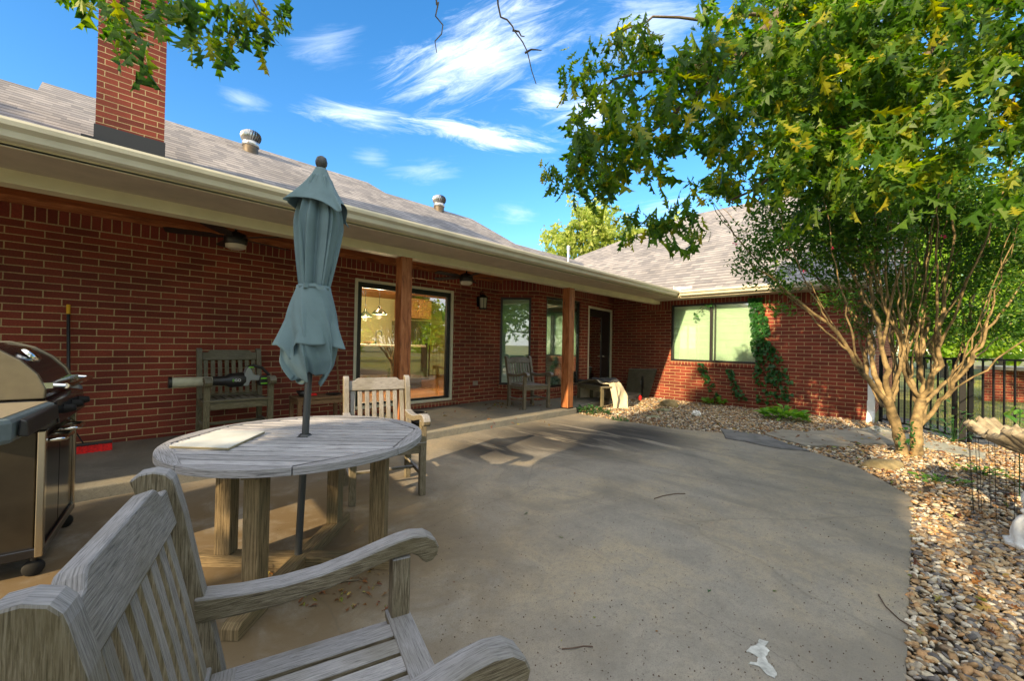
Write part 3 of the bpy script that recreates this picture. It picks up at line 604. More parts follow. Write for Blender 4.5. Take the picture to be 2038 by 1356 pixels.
hb(gu, 'gutter', M['gutter']); hb(gm2, 'gutter', M['white'] if False else M['gutter'])
b = MB(); b.box((XF-.06, YF-.06, 2.545), (.13, .13, .012)); 
sg = MB(); sg.box((XF-.02, YF-.22, 2.635), (.012, .30, .12)); sg.box((XF-.16, YF-.06, 2.635), (.28, .012, .12)); sg.box((XF-.045, YF-.09, 2.635), (.07, .07, .118)); hb(sg, 'splash_guard', M['white'], .003)
# downspout with its elbows
b = MB(); yd = .60
def dsp(p0, p1, w=.085): b.tube([p0, p1], w*.62, 4)
b.box((XW-.055, yd, 1.25), (.062, .095, 2.2)); b.prism([(0, 0), (.062, 0), (-.16, .32), (-.222, .32)], -.045, .045, 'y', RT((XW-.086, yd, 2.33), 0)); b.box((XW-.28, yd, 2.58), (.062, .09, .05))
b.box((XW-.058, yd, .22), (.078, .11, .30)); b.prism([(.02, .30), (-.06, .30), (-.10, .02), (-.26, -.02), (-.26, .06), (-.12, .14)][::-1], -.055, .055, 'y', RT((XW-.02, yd, .0)))
hb(b, 'downspout', M['white'], .004)

# roof planes (7-8/12 pitch), with the stepped ridge of the main roof
SL = .62; ca = math.sqrt(1+SL*SL)
def zM(Y): return 2.58+SL*(Y-5.85)
def zW(X): return 2.59+SL*(X-9.43)
r = MB(); top = [(-14, 10.25), (-.81, 10.25), (-.82, 11.0), (5.2, 11.0), (5.40, 10.35), (8.45, 10.35), (8.85, 8.72), (13.5, 8.72)]
pl = [(-14, 6.85), (13.5, 6.85)]+top[::-1]
r.poly([(x, y, zM(y)) for x, y in pl], [(x, (y-5.85)*ca) for x, y in pl])
for (x0, y0), (x1, y1) in zip(top[:-1], top[1:]):     # the far slopes falling away behind each ridge
    r.poly([(x0, y0, zM(y0)), (x1, y1, zM(y1)), (x1, y1+5, zM(y1)-5*SL), (x0, y0+5, zM(y0)-5*SL)], [(x0, 0), (x1, 0), (x1, 6), (x0, 6)])
pz = lambda Y: 2.590+.23*(Y-3.95)
r.poly([(-14, 3.96, pz(3.96)), (12.5, 3.96, pz(3.96)), (12.5, 7.1, pz(7.1)), (-14, 7.1, pz(7.1))], [(-14, 0), (12.5, 0), (12.5, 3.2), (-14, 3.2)])
wp = [(9.45, .15), (15.25, .15), (15.25, 6.0), (12.85, 9.3), (9.45, 9.3)]
r.poly([(x, y, zW(x)) for x, y in wp], [(y, (x-9.43)*ca) for x, y in wp])
r.poly([(15.25, .15, zW(15.25)), (21, .15, zW(15.25)-5.75*SL), (21, 9, zW(15.25)-5.75*SL), (15.25, 6, zW(15.25))], [(0, 0), (0, 6.8), (9, 6.8), (6, 0)])
r.poly([(12.85, 9.3, zW(12.85)), (15.25, 6, zW(15.25)), (21, 9, zW(15.25)-5.75*SL), (14, 14, 2.6)], [(0, 0), (4, 0), (6, 5), (0, 6)])
hb(r, 'roof', M['shingle'])
rk = MB(); rk.add([(9.45, .15, zW(9.45)-.02), (15.25, .15, zW(15.25)-.02), (15.25, .15, zW(15.25)-.22), (9.45, .15, zW(9.45)-.20)], [(0, 1, 2, 3)], [[(0, 0), (6, 0), (6, .2), (0, .2)]])
rk.add([(9.45, .15, zW(9.45)-.2), (15.25, .15, zW(15.25)-.22), (15.25, .64, zW(15.25)-.22), (9.45, .64, zW(9.45)-.2)], [(0, 1, 2, 3)], [[(0, 0), (6, 0), (6, .5), (0, .5)]])
rk.box((14.8, .40, 2.62), (10.4, .50, .05)); rk.box((14.8, .15, 2.60), (10.4, .03, .15))
hb(rk, 'rake_board', M['white'])
# chimney, standing on the main slope
CY = 7.45; cx0, cx1 = -.105, .565
ch = MB()
for A, B in (((cx0, CY), (cx1, CY)), ((cx1, CY), (cx1, CY+.75)), ((cx1, CY+.75), (cx0, CY+.75)), ((cx0, CY+.75), (cx0, CY))):
    wall(ch, A, B, 3.3, 7.2, u0=.06)
cho = hb(ch, 'chimney', M['brick'])
f = MB(); f.box(((cx0+cx1)/2, CY+.37, 3.78), (cx1-cx0+.025, .79, .42)); f.box((cx0-.04, CY+.3, zM(CY+.3)+.02), (.16, .8, .03), None)
o = f.build('flashing', M['flash']); o.parent = cho
cp = MB().box(((cx0+cx1)/2, CY+.37, 7.25), (.85, .92, .1)).build('chimney_cap', M['curb'], bevel=.01); cp.parent = cho
# turbine vents
def turbine(V, s, lean=0):
    v = hb(MB().lathe([(.155*s, -.28), (.155*s, .10*s)], 24, (V[0], V[1], V[2])), 'roof_vent', M['rustmetal'])
    c = MB().lathe([(.16*s, .10*s), (.175*s, .11*s), (.175*s, .20*s), (.15*s, .21*s)], 24, (V[0], V[1], V[2])).build('vent_collar', M['galv']); c.parent = v
    t = MB(); nb = 22
    for i in range(nb):
        a = 2*math.pi*i/nb
        prof = [(.15, .21), (.20, .27), (.215, .34), (.195, .41), (.13, .46), (.03, .475)]
        pa = []; pb = []
        for r_, z in prof:
            tw = .28*(z-.21)/.26
            for lst, da, rr in ((pa, 0, r_), (pb, .22, r_*.88)): lst.append((V[0]+rr*s*math.cos(a+da+tw), V[1]+rr*s*math.sin(a+da+tw), V[2]+z*s))
        vs = pa+pb; n = len(prof); t.add(vs, [(k, k+1, n+k+1, n+k) for k in range(n-1)], [[(0, 0), (1, 0), (1, 1), (0, 1)]]*(n-1), True)
    t.lathe([(.05*s, .47*s), (.04*s, .49*s), (.001, .492*s)], 12, (V[0], V[1], V[2]))
    to = t.build('turbine', M['galv']); to.parent = v
    inn = MB().lathe([(.14*s, .2*s), (.16*s, .34*s), (.10*s, .43*s), (.001, .44*s)], 16, (V[0], V[1], V[2])).build('turbine_core', M['flash']); inn.parent = v
turbine((2.24, 10.45, zM(10.45)), .95); turbine((7.03, 10.15, zM(10.15)), .95)
b = MB(); b.tube([(10.95, 8.3, zM(8.3)-.2), (10.95, 8.3, zM(8.3)+.42)], .045, 12); b.tube([(10.95, 8.3, zM(8.3)+.38), (10.95, 8.3, zM(8.3)+.52)], .06, 12); hb(b, 'vent_pipe', M['galv'])
# outlet box
b = MB(); b.box((5.35, YW-.012, .485), (.11, .03, .09)); hb(b, 'outlet_cover', M['galv'], .003)

# ---------------------------------------------------------------- inside, seen through the patio door
it = MB(); x0, x1, y1 = 1.5, 11.5, 12.4
it.poly([(x0, y1, .15), (x1, y1, .15), (x1, y1, 2.75), (x0, y1, 2.75)]); it.poly([(x0, 6.5, .15), (x0, y1, .15), (x0, y1, 2.75), (x0, 6.5, 2.75)]); it.poly([(x1, y1, .15), (x1, 6.6, .15), (x1, 6.6, 2.75), (x1, y1, 2.75)])
it.box((x0+.6, 6.52, 1.45), (1.2, .02, 2.6)); it.box((8.2, 6.62, 1.45), (6.6, .02, 2.6))
hb(it, 'interior_wall', M['intwall'])
hb(MB().poly([(x0, 6.48, .15), (x1, 6.48, .15), (x1, y1, .15), (x0, y1, .15)]), 'interior_floor', M['intfloor'])
hb(MB().poly([(x0, 6.48, 2.72), (x1, 6.48, 2.72), (x1, y1, 2.72), (x0, y1, 2.72)]), 'interior_ceiling', M['intceil'])
isl = empty('kitchen_island', (4.4, 9.3, .15), label='dark panelled kitchen island seen through the patio door', cat='kitchen island')
MB().box((0, 0, .52), (2.6, .9, 1.0)).build('cabinet_base', M['islandwood'], isl); MB().box((0, 0, 1.05), (2.75, 1.05, .05)).build('countertop', M['marble'], isl, .006)
fa = MB(); fa.tube([(0, 0, 0), (0, 0, .26)]+[(.075-.075*math.cos(t), 0, .26+.075*math.sin(t)) for t in np.linspace(.3, math.pi, 8)]+[(.15, 0, .20)], .012, 8); fa.tube([(0, 0, 0), (0, 0, .06)], .022, 10)
fo = fa.build('faucet', M['blackmetal'], label='tall arched kitchen faucet on the island countertop', cat='faucet'); p = GY(748, 684, 9.2); fo.location = (p[0], 9.2, 1.225)
bw = MB(); bw.lathe([(.03, 0), (.09, .03), (.13, .07), (.12, .07), (.08, .035), (.001, .02)], 20); bo = bw.build('bowl', M['sidewood'], label='wooden bowl on the kitchen island left of the faucet', cat='bowl'); p = GY(733, 682, 9.2); bo.location = (p[0], 9.2, 1.225)
def pendant(px, py, Y, lab):
    p = GY(px, py, Y); e = empty('pendant_lamp', (p[0], Y, p[2]), label=lab, cat='pendant lamp', group='pendant lamps over the kitchen island')
    MB().lathe([(.17, 0), (.165, .02), (.12, .08), (.05, .12), (.03, .16), (.03, .20), (.001, .21)], 24).build('lamp_shade', M['lampshade'], e)
    MB().lathe([(.001, .02), (.10, .02), (.12, .04), (.001, .05)], 16).build('bulb', M['lampglow'], e)
    MB().tube([(0, 0, .2), (0, 0, 2.72-p[2])], .006, 6).build('cord', M['blackmetal'], e)
    l = bpy.data.lights.new('lamp_light', 'POINT'); l.energy = 60; l.color = (1, .78, .45); l.shadow_soft_size = .06; lo = bpy.data.objects.new('lamp_light', l); COL.objects.link(lo); lo.parent = e; lo.location = (0, 0, -.05)
pendant(727, 631, 9.5, 'dark pendant lamp behind glass, left one with lit shade'); pendant(755, 626, 8.9, 'dark pendant lamp behind glass, nearer the cedar post')
for px, py, Y, lab in ((733, 585, 9.0, 'round recessed ceiling light left of the cedar post, behind the patio door'), (817, 593, 8.5, 'tiny recessed ceiling light just right of the cedar post, behind glass')):
    p = GY(px, py, Y); MB_ = MB().lathe([(.001, 0), (.07, 0), (.08, .01), (.001, .012)], 16); o = MB_.build('recessed_light', M['lampglow'], label=lab, cat='ceiling light', group='recessed kitchen lights'); o.location = (p[0], Y, 2.70)
    l = bpy.data.lights.new('recessed_glow', 'POINT'); l.energy = 45; l.color = (1, .8, .5); l.shadow_soft_size = .06; lo = bpy.data.objects.new('recessed_glow', l); COL.objects.link(lo); lo.parent = o; lo.location = (0, 0, -.08)
fr = empty('refrigerator', (8.0, 11.2, .15), label='tall steel refrigerator seen through the right door pane', cat='refrigerator'); p = GY(822, 700, 10.9); fr.location = (p[0]+.1, 11.2, .15)
MB().box((0, 0, .9), (.95, .7, 1.8)).build('body', plain('fridge_steel', (.20, .18, .14), .25, .9), fr, .01)
MB().box((-.03, -.385, 1.05), (.02, .03, 1.1)).box((.03, -.385, 1.05), (.02, .03, 1.1)).build('handle', M['chrome'], fr)
cb = empty('wall_cabinet', (0, 0, 0), label='wooden upper cabinet above the refrigerator behind the glass', cat='cabinet'); cb.location = (p[0]+.1, 11.1, 2.0)
MB().box((0, 0, .33), (.95, .6, .6)).build('cabinet_box', M['cabinet'], cb, .004); MB().box((-.24, -.31, .33), (.42, .02, .5)).box((.24, -.31, .33), (.42, .02, .5)).build('cabinet_door', M['cabinet'], cb, .01)

# ---------------------------------------------------------------- porch fittings
def fan(px, py, Y, lab, ang):
    p = GY(px, py, Y); e = empty('ceiling_fan', (p[0], Y, p[2]), ang, lab, 'ceiling fan', 'ceiling fans under the porch roof')
    MB().lathe([(.001, 0), (.07, .0), (.098, .015), (.102, .05)], 28).build('light_globe', M['globe'], e)
    MB().lathe([(.104, .05), (.115, .07), (.118, .13), (.10, .17), (.05, .19), (.03, .20)], 28).build('motor_housing', M['blackplastic'], e)
    MB().tube([(0, 0, .18), (0, 0, 2.65-p[2])], .014, 8).lathe([(.06, 2.60-p[2]), (.07, 2.65-p[2])], 16).build('downrod', M['blackplastic'], e)
    for k in range(5):
        a = k*2*math.pi/5; m = RT((0, 0, .13), a, 0, 0) @ Matrix.Rotation(R_(11), 4, 'X')
        MB().prism([(.10, -.02), (.18, -.035), (.22, -.058), (.60, -.07), (.64, -.05), (.64, .05), (.60, .07), (.22, .058), (.18, .035), (.10, .02)], -.004, .004, 'z', m).build('blade', M['blade'], e)
fan(469, 496, 5.55, 'black ceiling fan with round white light, above the porch chair with the leaf blower', R_(20)); fan(928, 567, 5.5, 'black ceiling fan with round white light, between the cedar posts', R_(38))
lp = GY(961, 601, YW-.13)
la = empty('wall_lantern', (lp[0], YW-.13, lp[2]-.15), label='black wall lantern on the brick beside the patio door', cat='lantern')
MB().box((0, .115, .16), (.10, .03, .20)).tube([(0, .11, .2), (0, .06, .36), (0, 0, .37), (0, 0, .31)], .009).lathe([(.10, .235), (.055, .285), (.02, .30), (.001, .315)], 6).lathe([(.075, 0), (.085, .012), (.085, .022)], 6, cap=True).lathe([(.105, .225), (.105, .238)], 6, cap=True).build('lantern_body', M['blackmetal'], la)
lb = MB()
for i in range(6): a = math.pi/3*i; lb.tube([(.075*math.cos(a), .075*math.sin(a), .02), (.093*math.cos(a), .093*math.sin(a), .23)], .006, 5)
lb.build('lantern_bars', M['blackmetal'], la); MB().lathe([(.070, .02), (.088, .23)], 6).build('lantern_glass', M['lampglass'], la)

# ---------------------------------------------------------------- teak armchairs
def back_y(z): return -.265 if z < .42 else -.265-(z-.42)*.20-(z-.42)**2*.08
def make_chair(label, wm='teak', loc=(0, 0, 0), face=(0, 1), group='weathered teak armchairs'):
    t = empty('armchair', loc, math.atan2(-face[0], face[1]), label, 'armchair', group); W2 = .275; m = M[wm]; bv = .005
    for s in (-1, 1):
        MB().box((s*W2, .235, .31), (.052, .058, .62), g=2).build('leg', m, t, bv)
        zs = [0, .2, .42, .55, .70, .85, .92]; fr = [(back_y(z)+.034+.006*(z > .8), z) for z in zs]; bk = [(back_y(z)-.034-.008*(z > .8), z) for z in zs]
        fr[0] = (-.245, 0); bk[0] = (-.315, 0)
        topc = [(back_y(.94)+.040, .936), (back_y(.95)+.030, .950), (back_y(.955)+.006, .958), (back_y(.955)-.022, .955), (back_y(.95)-.042, .940)]
        MB().prism(fr+topc+bk[::-1], s*W2-.024, s*W2+.024, 'x', g=1).build('back_post', m, t, bv)
        # arm: long curve that lifts towards the front and ends in a scroll
        up = [(-.30, .640), (-.20, .628), (-.10, .624), (0, .630), (.08, .644), (.16, .662), (.22, .675), (.27, .680), (.315, .674), (.345, .655), (.358, .630), (.352, .605), (.335, .590), (.315, .588), (.300, .598), (.290, .612)]
        dn = [(.265, .626), (.205, .624), (.12, .606), (.02, .582), (-.10, .572), (-.20, .572), (-.30, .578)]
        MB().prism(up+dn, s*W2-.031, s*W2+.031, 'x').build('armrest', m, t, .006)
        MB().box((s*W2, -.01, .385), (.026, .46, .07), g=1).build('side_rail', m, t, bv)
        MB().box((s*W2, -.02, .17), (.024, .47, .035), g=1).build('stretcher', m, t, bv)
    def lean(z): return Matrix.Translation((0, back_y(z), z)) @ Matrix.Rotation(math.atan(.20+.16*(z-.42)), 4, 'X')
    rail = [(-.252, -.055), (.252, -.055), (.252, .035), (.212, .035), (.200, .038), (.185, .055), (.170, .062), (-.170, .062), (-.185, .055), (-.200, .038), (-.212, .035), (-.252, .035)]
    MB().prism(rail, -.021, .021, 'y', lean(.875)).build('top_rail', m, t, bv)
    sl_ = MB(); n = 8
    for i in range(n):
        x = -.252+.504*(i+.5)/n
        zz = np.linspace(.46, .835, 5); f = [(back_y(z)+.0065, z) for z in zz]; b = [(back_y(z)-.0065, z) for z in zz]; sl_.prism(f+b[::-1], x-.0195, x+.0195, 'x', g=1)
    sl_.build('back_slats', m, t, .003)
    MB().box((0, back_y(.455), .435), (.504, .028, .055), g=0).build('lower_rail', m, t, bv)
    MB().box((0, .236, .385), (.50, .026, .07), g=0).build('front_apron', m, t, bv)
    st = MB(); w = .055
    for i in range(7):
        x = -.245+.49*(i+.5)/7; st.box((x, -.01, .432), (w, .43, .018), g=1)
    st.box((0, .232, .434), (.60, .072, .022), g=0); st.box((0, -.232, .434), (.50, .055, .02), g=0)
    st.build('seat', m, t, .003)
    MB().box((0, -.02, .17), (.52, .03, .024), g=0).build('cross_stretcher', m, t, bv)
    return t
fg = make_chair('grey teak armchair in the foreground, cut off at the left bottom corner of the photo', 'teak', (.375, .925, 0), (.961, -.277)); fg.scale = (1, .94, 1)
make_chair('teak armchair pulled up to the far side of the round table', 'teak', (1.735, 3.255, 0), (-.30, -.954))
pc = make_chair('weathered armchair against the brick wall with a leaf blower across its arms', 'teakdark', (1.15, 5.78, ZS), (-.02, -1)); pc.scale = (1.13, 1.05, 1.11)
make_chair('grey armchair standing alone on the porch in front of the bay window', 'teak', (5.74, 5.22, ZS), (-.20, -.98))

# ---------------------------------------------------------------- round table
TC = (.83, 2.472)
tb = empty('round_table', (TC[0], TC[1], 0), R_(-45), 'round weathered teak table with grey slatted top and crossed feet', 'table')
r8 = .585/math.cos(math.pi/8)*.985; rim = MB()
for k in range(8):     # eight curved rim boards round an octagon of slats
    a0 = math.pi/8+k*math.pi/4; a1 = a0+math.pi/4; pts = [(r8*math.cos(a0), r8*math.sin(a0))]
    ar = [(0.65*math.cos(a), .65*math.sin(a)) for a in np.linspace(a0+.004, a1-.004, 9)]
    mid = (a0+a1)/2; c_, s_ = math.cos(mid), math.sin(mid); loc2 = lambda p: (p[0]*c_+p[1]*s_, -p[0]*s_+p[1]*c_)
    poly2 = [loc2(q) for q in [(r8*math.cos(a1), r8*math.sin(a1)), (r8*math.cos(a0), r8*math.sin(a0))]+ar]
    rim.prism(poly2, .700, .735, 'z', Matrix.Rotation(mid, 4, 'Z'), g=1)
rim.build('table_rim', M['teaktop'], tb, .004)
inr = r8*math.cos(math.pi/8)-.002
for i in range(21):
    pass
ts = MB(); n = 15; w = 2*inr/n
for i in range(n):
    y = -inr+w*(i+.5); y0, y1 = y-w/2+.0085, y+w/2-.0085
    def xl(y): return inr if abs(y) <= inr*math.tan(math.pi/8) else inr-(abs(y)-inr*math.tan(math.pi/8))
    if abs(y) < .03:
        for s in (-1, 1): ts.prism([(s*.03, y0), (s*xl(y0), y0), (s*xl(y1), y1), (s*.03, y1)], .698, .733, 'z')
    else: ts.prism([(-xl(y0), y0), (xl(y0), y0), (xl(y1), y1), (-xl(y1), y1)], .698, .733, 'z')
ts.build('table_slats', M['teaktop'], tb, .003)
for a in (0, 1):     # boards under the top and feet on the ground, laid crosswise
    MB().box((0, 0, .672-a*.002), (1.0, .07, .055), Matrix.Rotation(math.pi/2*a, 4, 'Z')).build('support_beam', M['teakleg'], tb, .004)
    MB().prism([(-.60, 0), (.60, 0), (.60, .05), (.575, .065+a*.001), (-.575, .065+a*.001), (-.60, .05)], -.04, .04, 'y', Matrix.Rotation(math.pi/2*a, 4, 'Z')).build('foot', M['teakleg'], tb, .004)
for k in range(4):
    a = k*math.pi/2; MB().box((.43, 0, .355), (.088, .075, .58), Matrix.Rotation(a, 4, 'Z'), g=2).build('leg', M['teakleg'], tb, .005)
tp = [tuple(GZ(x, y, .742)[:2]) for x, y in [(337, 889.5), (455, 893.5), (527, 860.5), (434, 858)]]
cc = np.mean(tp, axis=0); tl = empty('marble_tile', (cc[0], cc[1], .7355), label='grey and white marble tile lying on the round table', cat='tile')
MB().prism([(p[0]-cc[0], p[1]-cc[1]) for p in tp], .009, .0115, 'z').build('glazed_face', M['marble'], tl); MB().prism([(p[0]-cc[0], p[1]-cc[1]) for p in tp], 0, .009, 'z').build('tile_body', M['tileedge'], tl)

# ---------------------------------------------------------------- folded umbrella
ub = empty('patio_umbrella', (TC[0]-.02, TC[1]+.006, 0), label='folded blue-grey umbrella tied at the waist, standing through the round table', cat='umbrella')
ub.rotation_euler = (R_(.5), R_(1.75), 0)
MB().tube([(0, 0, .02), (0, 0, 2.27)], .019, 16).lathe([(.030, .70), (.034, .72), (.034, .737), (.028, .742)], 20).build('pole', M['pole'], ub)
MB().lathe([(.012, 2.265), (.020, 2.272), (.031, 2.295), (.033, 2.312), (.026, 2.335), (.012, 2.345), (.001, 2.347)], 20).build('finial', M['pole'], ub)
nT = 240
def cloth(zs, fr, name, smooth_phase=0, hem=None, parent=ub):
    """rings from top to hem; fr(theta, s) gives the radius, hem(theta) how far this bit of hem hangs"""
    mb = MB(); vs = []; rows = len(zs)
    for j, z in enumerate(zs):
        s = j/(rows-1)
        for k in range(nT):
            t = 2*math.pi*k/nT; rr, tt, dz = fr(t, s); z2 = z+dz
            if hem: z2 = zs[0]+(z-zs[0])*hem(t)+dz
            vs.append((rr*math.cos(tt), rr*math.sin(tt), z2))
    fs = []; uv = []
    for j in range(rows-1):
        for k in range(nT):
            k2 = (k+1) % nT; fs.append((j*nT+k, j*nT+k2, (j+1)*nT+k2, (j+1)*nT+k)); uv.append([(k/nT, j/rows)]*4)
    mb.add(vs, fs, uv, True); o = mb.build(name, M['fabric'], parent); so_ = o.modifiers.new('thickness', 'SOLIDIFY'); so_.thickness = .0025; return o
VIEW = math.atan2(-2.47, -.83)       # the side that faces the patio
def sharp(x): return (abs(math.sin(x))**.6)
def top_f(t, s):
    f = .5+.5*math.cos(4*(t-VIEW)+.9); f2 = .5+.5*math.cos(8*(t-VIEW)+.3)
    rr = .030+.10*s+.065*(s**1.7)*(1-f)+.018*f2*s; tt = t+.16*math.sin(4*(t-VIEW)+.9)*s*1.6
    return rr, tt, .05*f*s*s-.015*s
cloth(list(np.linspace(2.272, 2.02, 26)), top_f, 'top_vent', hem=lambda t: 1+.08*math.sin(3*(t-VIEW)+1))
def body_f(t, s):
    e = t-VIEW; base = .062+.078*math.sin(min(1, s*2.1)*math.pi/2)-.058*max(0, (s-.38)/.62)**1.25
    fold = (.5+.5*math.cos(5*e+.9*math.sin(2*e)+.5))**1.5; fold2 = (.5+.5*math.cos(13*e+1.5*s+math.sin(3*e)))**2; k = .45+.55*s
    return base*(1.04-.48*k*fold-.20*fold2), t+(.26*math.sin(5*e+.5)+.05*math.sin(13*e))*(.3+.7*s), 0
cloth(list(np.linspace(2.22, 1.575, 52)), body_f, 'canopy')
def lower_f(t, s):
    e = t-VIEW; base = .083+.064*math.sin(min(1, s*1.5)*math.pi/2)-.060*max(0, (s-.80)/.20)**1.5; fold = (.5+.5*math.cos(6*e+.5+2.2*s))**1.3; f2 = (.5+.5*math.cos(13*e-3*s))
    return base*(1.03-.34*s*fold-.15*s*f2)+.004, t+.22*math.sin(6*e+.5+2.2*s)*s+.9*s, .030*s*s*math.cos(3*e+1.2)+.014*s*math.cos(8*e)
cloth(list(np.linspace(1.575, 1.050, 48)), lower_f, 'canopy_skirt', hem=lambda t: 1-.05*(.5+.5*math.cos(2*(t-VIEW)+2.4)))
def wrap(t): return (t-VIEW+math.pi) % (2*math.pi)-math.pi
def flap_f(t, s):
    e = wrap(t); base = .088+.066*s; fold = (.5+.5*math.cos(4*e+3.4))**1.4; corner = math.exp(-((e-1.25)/.20)**2)+.9*math.exp(-((e+1.45)/.22)**2)
    return base*(1-.26*s*fold-.05*s*math.cos(9*e))+.052*s*s*corner, t+.16*math.sin(4*e+.4)*s, -.02*s*corner
def hemf(t):
    e = wrap(t); v = .97
    if e < -.35: v += .25*min(1, (-.35-e)/.35)*max(0, min(1, (1.35+e)/.35))      # the left panels hang lower than the front one
    return v+.10*max(0, math.cos(e-2.9))+.015*math.cos(6*e)
cloth(list(np.linspace(1.58, 1.245, 34)), flap_f, 'canopy_flap', hem=hemf)
st = MB().lathe([(.082, 1.563), (.089, 1.566), (.089, 1.586), (.082, 1.59)], 40, fn=lambda t, z: 1+.04*math.cos(7*(t-VIEW)))
d = Vector((math.cos(VIEW-.45), math.sin(VIEW-.45), 0)); sd = Vector((-d.y, d.x, 0))
for pts in ([(0, 1.578), (-.05, 1.585), (-.075, 1.565), (-.10, 1.572)], [(0, 1.575), (.02, 1.53), (.012, 1.47), (.022, 1.43)]):
    vs = []
    for a, z in pts:
        q = d*.095+sd*a*-1; vs += [(q.x, q.y, z+.009), (q.x, q.y, z-.009)]
    st.add(vs, [(2*i, 2*i+1, 2*i+3, 2*i+2) for i in range(3)], [[(0, 0), (1, 0), (1, 1), (0, 1)]]*3)
st.box(tuple(d*.096+Vector((0, 0, 1.577))), (.02, .02, .026), None); so_ = st.build('tie_strap', M['fabric'], ub)

# ---------------------------------------------------------------- gas grill
gr = empty('gas_grill', (-.413, 3.534, 0), label='stainless and black gas grill on casters at the left edge', cat='grill'); gr.rotation_euler = (0, 0, -R_(6.5))
gy0, gy1 = -.22, .55     # cabinet, along the house
MB().box((.0, (gy0+gy1)/2, .13), (.50, gy1-gy0+.02, .05)).build('base_frame', M['grillblack'], gr, .006)
MB().box((-.02, (gy0+gy1)/2, .45), (.46, gy1-gy0-.02, .62)).build('cabinet', plain('brushed_dark_steel', (.06, .05, .038), .28, .7, noise=.25, nscale=5), gr, .004)
for s, (a, b_) in enumerate(((gy0+.035, (gy0+gy1)/2-.006), ((gy0+gy1)/2+.006, gy1-.035))):
    dr = MB().box((.225, (a+b_)/2, .44), (.022, b_-a, .56)).build('door', plain('black_door_enamel', (.02, .018, .014), .16, .6), gr, .004)
    hy = (a+b_)/2; hz = .735-.03*s
    MB().tube([(.235, hy-.11, .70), (.285, hy-.11, .70), (.30, hy-.09, .70), (.30, hy+.09, .70), (.285, hy+.11, .70), (.235, hy+.11, .70)], .011, 8).build('handle', M['chrome'], dr)
for y in (gy0, gy1):
    for x in (-.235, .235): MB().box((x, y, .44), (.03, .045, .66)).build('corner_post', M['steel'], gr, .004)
MB().prism([(-.26, .77), (.245, .77), (.285, .80), (.27, .915), (.20, .93), (-.26, .93)], gy0-.005, gy1+.005, 'y').build('cook_box', M['grillblack'], gr, .006)
MB().prism([(.286, .80), (.292, .80), (.277, .918), (.271, .918)], gy0+.02, gy1-.02, 'y').build('control_panel', M['grillblack'], gr)
for y in (-.05, .16, .37): MB().lathe([(.001, .045), (.018, .045), (.022, .03), (.026, 0)], 20, M_=RT((.285, y, .86), 0, 0, R_(85))).build('control_knob', M['rubber'], gr)
lid = [(.225, .935), (.228, .985), (.20, 1.06), (.14, 1.135), (.06, 1.195), (-.04, 1.228), (-.14, 1.225), (-.21, 1.19), (-.25, 1.10), (-.26, .935)]
lo_ = MB().prism(lid, gy0+.04, gy1-.04, 'y', smooth=True).build('lid', M['grillblack'], gr)
for y, s in ((gy0+.04, -1), (gy1-.04, 1)):
    MB().prism([(x*1.035, .935+(z-.935)*1.035) for x, z in lid], y-.016, y+.016, 'y').build('lid_end_cap', M['grillend'], gr, .006)
hm = MB(); 
for y in (gy0+.05, gy1-.05): hm.tube([(.21, y, 1.005), (.26, y, 1.005), (.305, y, 1.0)], .013, 10).box((.235, y, 1.005), (.05, .032, .03))
hm.tube([(.305, gy0+.05, 1.0), (.318, gy0+.09, 1.0), (.318, gy1-.09, 1.0), (.305, gy1-.05, 1.0)], .015, 12); hm.build('lid_handle', M['chrome'], gr)
th = MB().lathe([(.001, .02), (.045, .02), (.052, .01), (.056, 0)], 28, M_=RT((.115, .12, 1.162), 0, 0, R_(48))).build('thermometer', M['chrome'], gr)
sh = MB(); sy0, sy1 = gy0-.66, gy0-.02     # near side shelf with thick rounded edge
pl_ = [(-.25, sy1), (-.25, sy0+.05), (-.20, sy0), (.20, sy0), (.255, sy0+.05), (.285, sy1)]
shf = MB().prism(pl_, .815, .925, 'z').build('side_shelf', M['grillgrey'], gr, .022); q = MB().prism([(x*.9+.0, y*.965-.02) for x, y in pl_], .924, .929, 'z').build('shelf_top', M['grilltop'], gr, .004)
MB().prism([(.262, .84), (.295, .835), (.29, .905), (.268, .915)], sy0+.09, sy1, 'y').build('shelf_front_trim', M['blackplastic'], gr, .006)
MB().prism([(-.25, gy1+.02), (.27, gy1+.02), (.22, gy1+.40), (-.25, gy1+.40)], .83, .915, 'z').build('side_shelf', M['grillgrey'], gr, .02)
for x in (-.2, .21):
    for y in (gy0+.03, gy1-.03):
        cs = MB().tube([(x, y, .12), (x, y, .075)], .014, 8).build('caster', M['blackplastic'], gr)
        w_ = MB().lathe([(.001, -.017), (.036, -.017), (.042, -.01), (.042, .01), (.036, .017), (.001, .017)], 20, M_=RT((x, y-.0, .042), 0, R_(90))).build('wheel', M['rubber'], gr); w_.parent = cs

# ---------------------------------------------------------------- push broom, leaf blower, side table, stick
br = empty('push_broom', (-.20, 5.95, ZS), R_(3), 'red bristle push broom with black handle and yellow tip against the brick', 'broom')
hb_ = MB().box((.06, 0, .085), (.50, .055, .03)).build('broom_head', M['blackplastic'], br, .008)
bs = MB(); 
for i in range(44):
    for j in range(3): x = -.18+.48*i/43; bs.prism([(x-.007, 0), (x+.007, 0), (x+.005, .074), (x-.005, .074)], -.03+.02*j, -.012+.02*j, 'y', Matrix.Translation((random.uniform(-.002, .002), random.uniform(-.006, .006), random.uniform(0, .004))))
bs.build('bristles', M['redbristle'], br)
tip = GY(136, 607, YW-.03); tl_ = Matrix.Rotation(-R_(3), 3, 'Z') @ Vector((tip[0]+.20, tip[1]-5.95, tip[2]-ZS))
b0 = Vector((0, .0, .10)); t1 = b0.lerp(tl_, .93)
